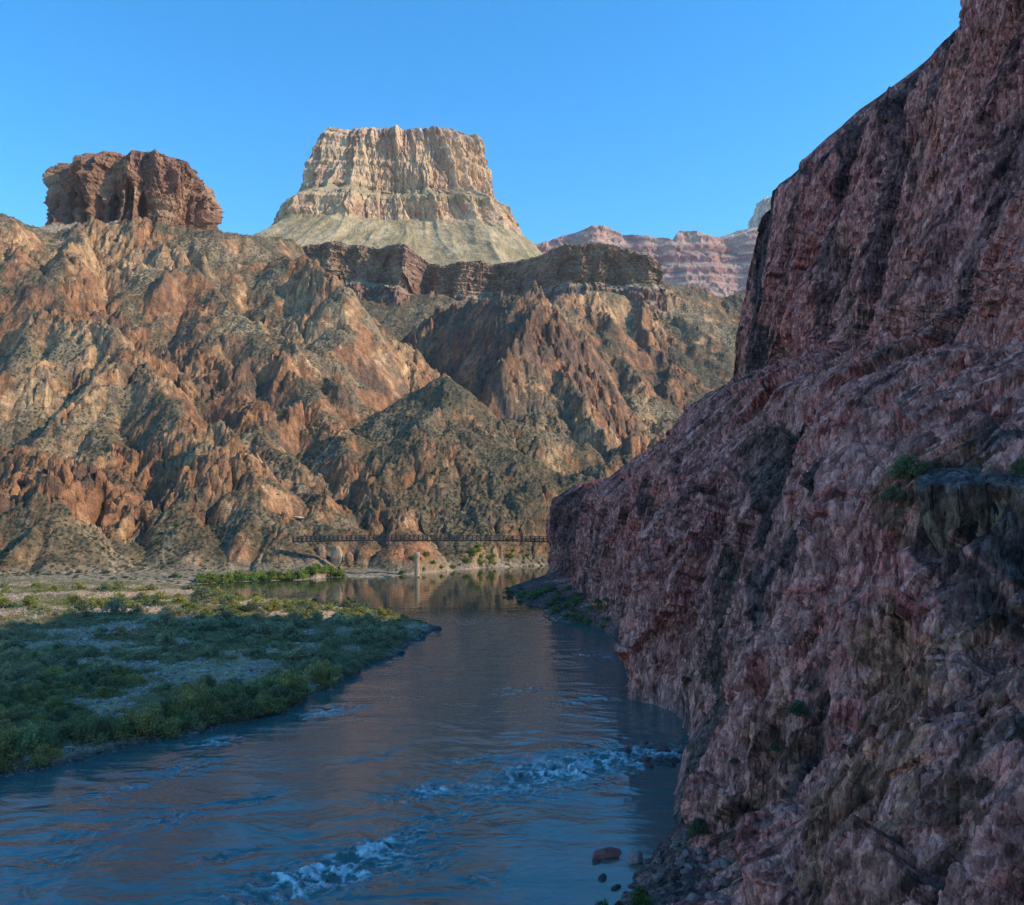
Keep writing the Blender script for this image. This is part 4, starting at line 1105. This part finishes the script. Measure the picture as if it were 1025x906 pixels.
# the block that juts from the near cliff at eye level, its flat top sloping outward
def build_shelf():
    import bmesh
    from mathutils import Vector, noise
    q = wall_at(965, 500); bm = bmesh.new(); bmesh.ops.create_cube(bm, size=2.0); bmesh.ops.subdivide_edges(bm, edges=bm.edges[:], cuts=34, use_grid_fill=True)
    for v in bm.verts:
        p = v.co.copy(); w = Vector((p.x * 4.6, p.y * 4.4, p.z * 4.2))
        side = 1 - max(0.0, min(1.0, (p.z - 0.9) / 0.1))
        taper = 1 - 0.22 * max(0.0, -p.z)
        col_ = noise.noise(Vector((w.x * .9, w.y * .9, w.z * .16))) * 0.55 + noise.noise(Vector((w.x * 2.6, w.y * 2.6, w.z * .5))) * 0.28
        n = Vector((p.x if abs(p.x) > .97 else 0, p.y if abs(p.y) > .97 else 0, 0))
        corner = 1.0 - 0.10 * (abs(p.x) ** 6) * (abs(p.y) ** 6)
        w = Vector((w.x * taper * corner, w.y * taper * corner, w.z)) + n * col_ * side * 1.3
        w.z += noise.noise(Vector((w.x * .5, w.y * .5, 3))) * 0.5 + round(noise.noise(Vector((w.x * .3, w.y * .3, 9))) * 3) * 0.22 + noise.noise(Vector((w.x * 2, w.y * 2, 5))) * 0.12
        v.co = w
    me = bpy.data.meshes.new('rock'); bm.to_mesh(me); bm.free(); me.materials.append(M_WALL)
    co = np.empty(len(me.vertices) * 3, f32); me.vertices.foreach_get('co', co); co = co.reshape(-1, 3)
    cl = np.ones((len(co), 4), f32); t = sstep(3.2, 3.9, co[:, 2]); n1 = perlin(co[:, 0] * .8 + co[:, 1] * .8, co[:, 2] * .2, 905)
    cl[:, :3] = mix(np.clip(np.array([0.20, 0.125, 0.085]) * (1 + .9 * n1[:, None]), .02, .5), np.array([0.17, 0.135, 0.125]), t)
    at = me.attributes.new('col', 'FLOAT_COLOR', 'POINT'); at.data.foreach_set('color', cl.ravel())
    o = bpy.data.objects.new('rock_shelf', me); COL.objects.link(o); o.location = (q[0] + 2.6, q[1] + 2.8, q[2] - 1.4); o.rotation_euler = (math.radians(13), math.radians(-5), math.radians(-22)); o.color = (0.145, 0.098, 0.078, 1)
    tag(o, 'dark blocky rock shelf jutting from the cliff, its flat grey top beside a green bush', 'rock shelf')


build_shelf()

# rocks that stand in the river
for (px, py, sx, sy, sz, colr, lab) in [
    (607, 856, 1.75, 1.0, .75, (0.30, 0.10, 0.08), 'flat red rock breaking the shallow water by the near cliff'), (635, 861, 1.25, 1.0, .95, (0.33, 0.2, 0.18), 'blunt pinkish rock in the shallows beside the flat red one'),
    (596, 862, .55, .5, .4, (0.17, 0.08, 0.07), 'small dark rock touching the end of the flat red rock'), (603, 879, .75, .5, .3, (0.09, 0.06, 0.06), 'low dark rock barely above water in front of the flat red one'), (616, 888, .7, .35, .25, (0.08, 0.06, 0.06), 'thin dark rock almost awash nearest the leafy bush'),
    (627, 752, 1.5, .8, .7, (0.13, 0.07, 0.075), 'dark red boulder splitting the white rapid'), (317, 605, 4.2, 3.0, 2.4, (0.055, 0.04, 0.04), 'large dark boulder in the calm channel behind the sunlit shrubs'), (291, 606, 3.0, 2.2, 1.3, (0.38, 0.25, 0.2), 'pinkish boulder at the channel edge beside the large dark one'),
    (437, 630, 2.2, 1.6, 1.0, (0.10, 0.08, 0.07), 'dark rock at the outermost tip of the river bar'), (400, 653, 1.9, 1.3, 1.0, (0.17, 0.15, 0.15), 'grey boulder at the edge of the river bar below its tip'), (388, 655, 1.5, 1.2, .9, (0.15, 0.13, 0.13), 'dull boulder beside the grey one at the edge of the bar')]:
    x, y = water_at(px, py); rock('boulder', (x, y, 0), (sx, sy, sz), colr, lab, 'boulder', sink=0.28)
for k in range(18):
    px, py = rr.uniform(643, 690), rr.uniform(742, 768); x, y = water_at(px, py); sz = rr.uniform(.35, .95)
    rock('boulder', (x, y, 0), (sz * rr.uniform(1, 1.5), sz, sz * .7), (0.12 * rr.uniform(.7, 1.3), 0.075, 0.075), 'dark wet boulder in the line of rocks between the rapid and the cliff', 'boulder', 'rocks in line at the foot of the cliff', sink=0.3)
for k in range(26):
    px, py = rr.uniform(640, 735), rr.uniform(835, 905); x, y = water_at(px, py); q = wall_at(px, py); sz = rr.uniform(.25, .7)
    c = rr.uniform(.75, 1.25)
    rock('boulder', q, (sz * rr.uniform(1, 1.6), sz, sz * .75), (0.26 * c, 0.17 * c, 0.15 * c), 'dusty pink boulder on the gravel shore below the near cliff', 'boulder', 'boulders on the near gravel shore', sink=0.25)

# bar: shrubs, boulders, cobbles, low growth
BARP = np.array(BAR)


def bar_pick(n, test, px_rng, py_rng, tries=40000):
    out = []
    for _ in range(tries):
        px, py = rr.uniform(*px_rng), rr.uniform(*py_rng); x, y = water_at(px, py, 2.5)
        h, sd = bar_h(np.array([x]), np.array([y]), False)
        if test(px, py, float(sd[0]), x, y): out.append((x, y, float(h[0]), float(sd[0])))
        if len(out) >= n: break
    return out


def spaced(pts, rad):
    keep = []
    for p in pts:
        if all((p[0] - k[0]) ** 2 + (p[1] - k[1]) ** 2 > (rad(p) + rad(k)) ** 2 for k in keep): keep.append(p)
    return keep


def thick(x, y): return float(perlin(np.array([x / 26.0]), np.array([y / 26.0]), 801)[0] + .5 * perlin(np.array([x / 9.0]), np.array([y / 9.0]), 802)[0])


near = spaced(bar_pick(420, lambda px, py, sd, x, y: 1.2 < sd and (sd < 9 or thick(x, y) > .15), (-60, 330), (668, 800), 12000), lambda p: 1.45)[:110]
for (x, y, h, sd) in near:
    r = rr.uniform(1.7, 3.4) * (1.15 if sd < 12 else .8)
    shrub((x, y, h - .1), r, r * rr.uniform(.8, 1.15), (0.414, 0.333, 0.115) if rr.random() < .5 else (0.322, 0.293, 0.127), 'bushy dark olive shrub in shade on the near side of the river bar', 'shaded shrubs on the near side of the bar', stems=True)  # leaf colour lightened to make up for the shade
mid = spaced(bar_pick(700, lambda px, py, sd, x, y: sd > 1.2 and thick(x, y) > -.12, (-30, 434), (612, 690), 20000), lambda p: 1.7)[:140]
for (x, y, h, sd) in mid:
    lit = y > 278 - 0.17 * (x + 26)  # shadow edge: lit and shaded shrubs get different leaf colours
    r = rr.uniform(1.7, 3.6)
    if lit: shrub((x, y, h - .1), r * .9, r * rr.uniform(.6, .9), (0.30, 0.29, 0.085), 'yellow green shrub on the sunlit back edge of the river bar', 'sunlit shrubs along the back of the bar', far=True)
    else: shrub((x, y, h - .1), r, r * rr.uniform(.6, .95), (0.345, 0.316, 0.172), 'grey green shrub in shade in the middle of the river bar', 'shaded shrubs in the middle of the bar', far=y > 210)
back = spaced(bar_pick(500, lambda px, py, sd, x, y: sd > 1.0 and y > 279 - 0.11 * (x + 26) and (px > 195 or thick(x, y) > -.1), (-40, 432), (586, 626), 14000), lambda p: 1.25)[:120]
for (x, y, h, sd) in back:
    r = rr.uniform(1.8, 3.6); g = rr.random()
    shrub((x, y, h - .1), r, r * rr.uniform(.55, .9), (0.31, 0.30, 0.08) if g < .6 else (0.17, 0.19, 0.10), 'yellow green shrub on the sunlit back edge of the river bar' if g < .6 else 'sage green shrub on the sunlit flat at the foot of the hills', 'sunlit shrubs along the back of the bar' if g < .6 else 'sage shrubs on the sunlit flat', far=True, name='sagebrush', cat='sagebrush')
# far bank, below the hills and the bridge
for k in range(100):
    px = rr.uniform(196, 545) if k > 48 else rr.uniform(196, 342)
    if 350 < px < 395 and rr.random() < .8: continue
    t = (px - CX) / F
    Y = 560.0
    for _ in range(30): Y = 0.5 * Y + 0.5 * bank_y(t * Y)
    Y += rr.uniform(1.5, 9); x = t * Y; r = rr.uniform(2.0, 4.0) * (1 if px < 345 else .75)
    shrub((x, Y, max(.4, hill_h(x, Y)) - .1), r, r * rr.uniform(.8, 1.1), (0.24, 0.28, 0.065), 'bright green bush at the water edge of the far bank', 'green bushes lining the far bank', far=True, name='willow_bush', cat='bush')
for k in range(60):
    px, py = rr.uniform(-20, 210), rr.uniform(560, 584); Y = 34.5 * F / (py - HZ); x = (px - CX) / F * Y
    if Y < bank_y(x) + 2: continue
    r = rr.uniform(1.2, 2.8); shrub((x, Y, hill_h(x, Y) - .1), r, r * rr.uniform(.5, .8), (0.15, 0.165, 0.085), 'sage green shrub on the sunlit flat at the foot of the hills', 'sage shrubs on the sunlit flat', far=True, name='sagebrush', cat='sagebrush')
# right bank bench beyond the wall
for k in range(85):
    px, py = rr.uniform(507, 612), rr.uniform(583, 628)
    q = wall_at(px, py)
    if q[1] < 240 or q[2] > 8 or q[2] < .3: continue
    r = rr.uniform(1.2, 2.6); shrub((q[0], q[1], q[2] - .1), r, r * rr.uniform(.7, 1.0), (0.180, 0.216, 0.084), 'dark green shrub on the shaded far ledge where the cliff meets the river', 'shrubs at the foot of the far cliff', far=True)
# single shrubs on the near cliff
for (px, py, r, h, colr, lab) in [(908, 476, 1.6, 2.0, (0.15, 0.16, 0.075), 'soft grey green bush growing beside the flat rock shelf high on the cliff'), (893, 498, 1.1, 1.2, (0.12, 0.13, 0.07), 'thin grey green bush just below the bush at the rock shelf'),
                                  (797, 712, 1.15, 1.3, (0.10, 0.13, 0.06), 'round dark green bush halfway up the pale diagonal band of rock'), (775, 747, .7, .8, (0.09, 0.12, 0.06), 'small dark bush just below the round one on the pale rock'),
                                  (698, 830, 1.2, 1.1, (0.10, 0.125, 0.065), 'dull green bush at the foot of the cliff above the gravel shore'), (1019, 470, .8, .9, (0.13, 0.15, 0.06), 'small green bush on the rock shelf where the cliff leaves the picture'),
                                  (735, 762, .5, .5, (0.10, 0.12, 0.06), 'tiny dark bush low in the pale diagonal band of rock')]:
    q = wall_at(px, py); shrub((q[0] - .3, q[1] - .3, q[2] - .2), r, h, colr, lab, stems=True)
for (px, py, r, lab) in [(640, 915, 1.9, 'leafy dark green bush on the near shore, largest at the bottom of the picture'), (668, 908, 1.3, 'leafy dark green bush on the near shore, right of the largest one'), (605, 918, 1.2, 'leafy dark green bush on the near shore, left of the largest one')]:
    x, y = water_at(px, py); shrub((x, y, 0.1), r, r * .95, (0.075, 0.12, 0.04), lab, stems=True)

# boulders on the bar
bs = spaced(bar_pick(330, lambda px, py, sd, x, y: (-.6 < sd < 2.2 and rr.random() < .8) or (sd > 2 and thick(x, y) < -.25), (-40, 440), (600, 790), 60000), lambda p: .25)[:210]
for (x, y, h, sd) in bs:
    sz = rr.uniform(.3, .8) * (1.2 if y > 200 else 1); c = rr.uniform(.7, 1.35)
    if sd < 2.2: rock('boulder', (x, y, max(h, 0)), (sz * rr.uniform(1, 1.5), sz, sz * .75), (0.17 * c, 0.145 * c, 0.13 * c), 'dark boulder along the water line of the river bar', 'boulder', 'boulders edging the bar', mesh=rr.choice(ROCKS_SMALL))
    else: rock('boulder', (x, y, h), (sz * rr.uniform(1, 1.5), sz, sz * .75), (0.36 * c, 0.31 * c, 0.27 * c), 'pale boulder among the shrubs on the river bar', 'boulder', 'pale boulders strewn over the bar', mesh=rr.choice(ROCKS_SMALL))


def scatter_mesh(name, base_v, base_f, pts, sizes, cols, mat, rs, attr='col', squash=0.7):
    n, m = len(pts), len(base_v)
    a = rs.rand(n) * 2 * np.pi; ca, sa = np.cos(a), np.sin(a)
    bx = base_v[None, :, 0] * ca[:, None] - base_v[None, :, 1] * sa[:, None]; by = base_v[None, :, 0] * sa[:, None] + base_v[None, :, 1] * ca[:, None]
    v = np.stack([bx * sizes[:, None] * rs.uniform(.8, 1.4, (n, 1)), by * sizes[:, None], base_v[None, :, 2] * sizes[:, None] * squash + 0 * bx], -1) + pts[:, None, :]
    f = (base_f[None] + (np.arange(n) * m)[:, None, None]).reshape(-1, base_f.shape[1])
    return link(name, raw_mesh(name, v.reshape(-1, 3), f, {attr: np.repeat(cols, m, 0), 'veg': np.zeros(n * m)}, smooth=False), mat)


def build_stuff():
    rs = np.random.RandomState(3)
    # cobbles of the bar
    import bmesh
    bm = bmesh.new(); bmesh.ops.create_icosphere(bm, subdivisions=1, radius=1.0)
    bv = np.array([v.co[:] for v in bm.verts]) * rs.uniform(.75, 1.1, (len(bm.verts), 1)); bf = np.array([[v.index for v in f.verts] for f in bm.faces]); bm.free()
    py = rs.uniform(586, 800, 60000); px = rs.uniform(-120, 440, 60000); Y = 38 * F / (py - HZ); X = (px - CX) / F * Y
    h, sd = bar_h(X, Y, False)
    tn = perlin(X / 26, Y / 26, 801) + .5 * perlin(X / 9, Y / 9, 802)
    ok = (sd > -.5) & ((sd < 2.5) | (tn < -.02 + .35 * rs.rand(len(X)) - .1))
    X, Y, h, sd = X[ok][:9000], Y[ok][:9000], h[ok][:9000], sd[ok][:9000]
    sz = rs.uniform(.1, .34, len(X)) * np.clip(Y / 190, .8, 1.5)
    c = np.array([0.48, 0.37, 0.28]) * rs.uniform(.55, 1.4, (len(X), 1)) * np.where(sd < 2.0, .55, 1.0)[:, None]
    o = scatter_mesh('cobbles', bv, bf, np.stack([X, Y, h + .02], 1), sz, c, M_BAR, rs); tag(o, 'loose grey and tan cobbles covering the river bar', 'cobbles', kind='stuff')
    # low growth on the bar
    v, q, t = leaves(np.array([[0, 0, .25], [.4, .2, .2], [-.3, .3, .22], [0.1, -.4, .18]]), np.array([.3, .25, .25, .25]), 7, .38, .13, rs)
    py = rs.uniform(584, 780, 60000); px = rs.uniform(-120, 435, 60000); Y = 38 * F / (py - HZ); X = (px - CX) / F * Y
    h, sd = bar_h(X, Y, False); tn = perlin(X / 26, Y / 26, 801) + .5 * perlin(X / 9, Y / 9, 802)
    ok = (sd > .8) & (tn > -.30 + .4 * rs.rand(len(X)))
    X, Y, h = X[ok][:16000], Y[ok][:16000], h[ok][:16000]
    far = (Y > 280)[:, None]
    c = np.where(far, np.array([[0.29, 0.27, 0.09]]), np.array([[0.35, 0.28, 0.125]])) * rs.uniform(.6, 1.4, (len(X), 1))  # colour changes near the shadow edge, lightened on the shaded side
    o = scatter_mesh('undergrowth', v, q, np.stack([X, Y, h], 1), rs.uniform(.6, 1.7, len(X)), c, M_LEAF, rs); tag(o, 'low scrubby undergrowth between the shrubs of the river bar', 'undergrowth', kind='stuff')
    o.color = (1, 1, 1, 1)
    # desert scrub dotted over the hills
    HXa, HYa, HZa, veg, up, lab = HILLS
    p = (veg * (HZa > 4) * 0.9 + 0.06) * (up > .4) * (HYa < 1250); p = p.ravel() / p.sum()
    k = rs.choice(len(p), 16000, replace=False, p=p)
    pts = np.stack([HXa.ravel()[k], HYa.ravel()[k], HZa.ravel()[k] - .1], 1)
    v, q, t = leaves(np.array([[0, 0, .35], [.3, .1, .3]]), np.array([.55, .5]), 5, .8, .5, rs)
    c = np.array([0.085, 0.085, 0.045]) * rs.uniform(.6, 1.5, (len(k), 1))
    o = scatter_mesh('scrub', v, q, pts, rs.uniform(.5, 1.3, len(k)), c, M_LEAF, rs); tag(o, 'dark desert scrub dotted over the sunlit hillsides', 'scrub', kind='stuff'); o.color = (1, 1, 1, 1)


build_stuff()
build_haze()
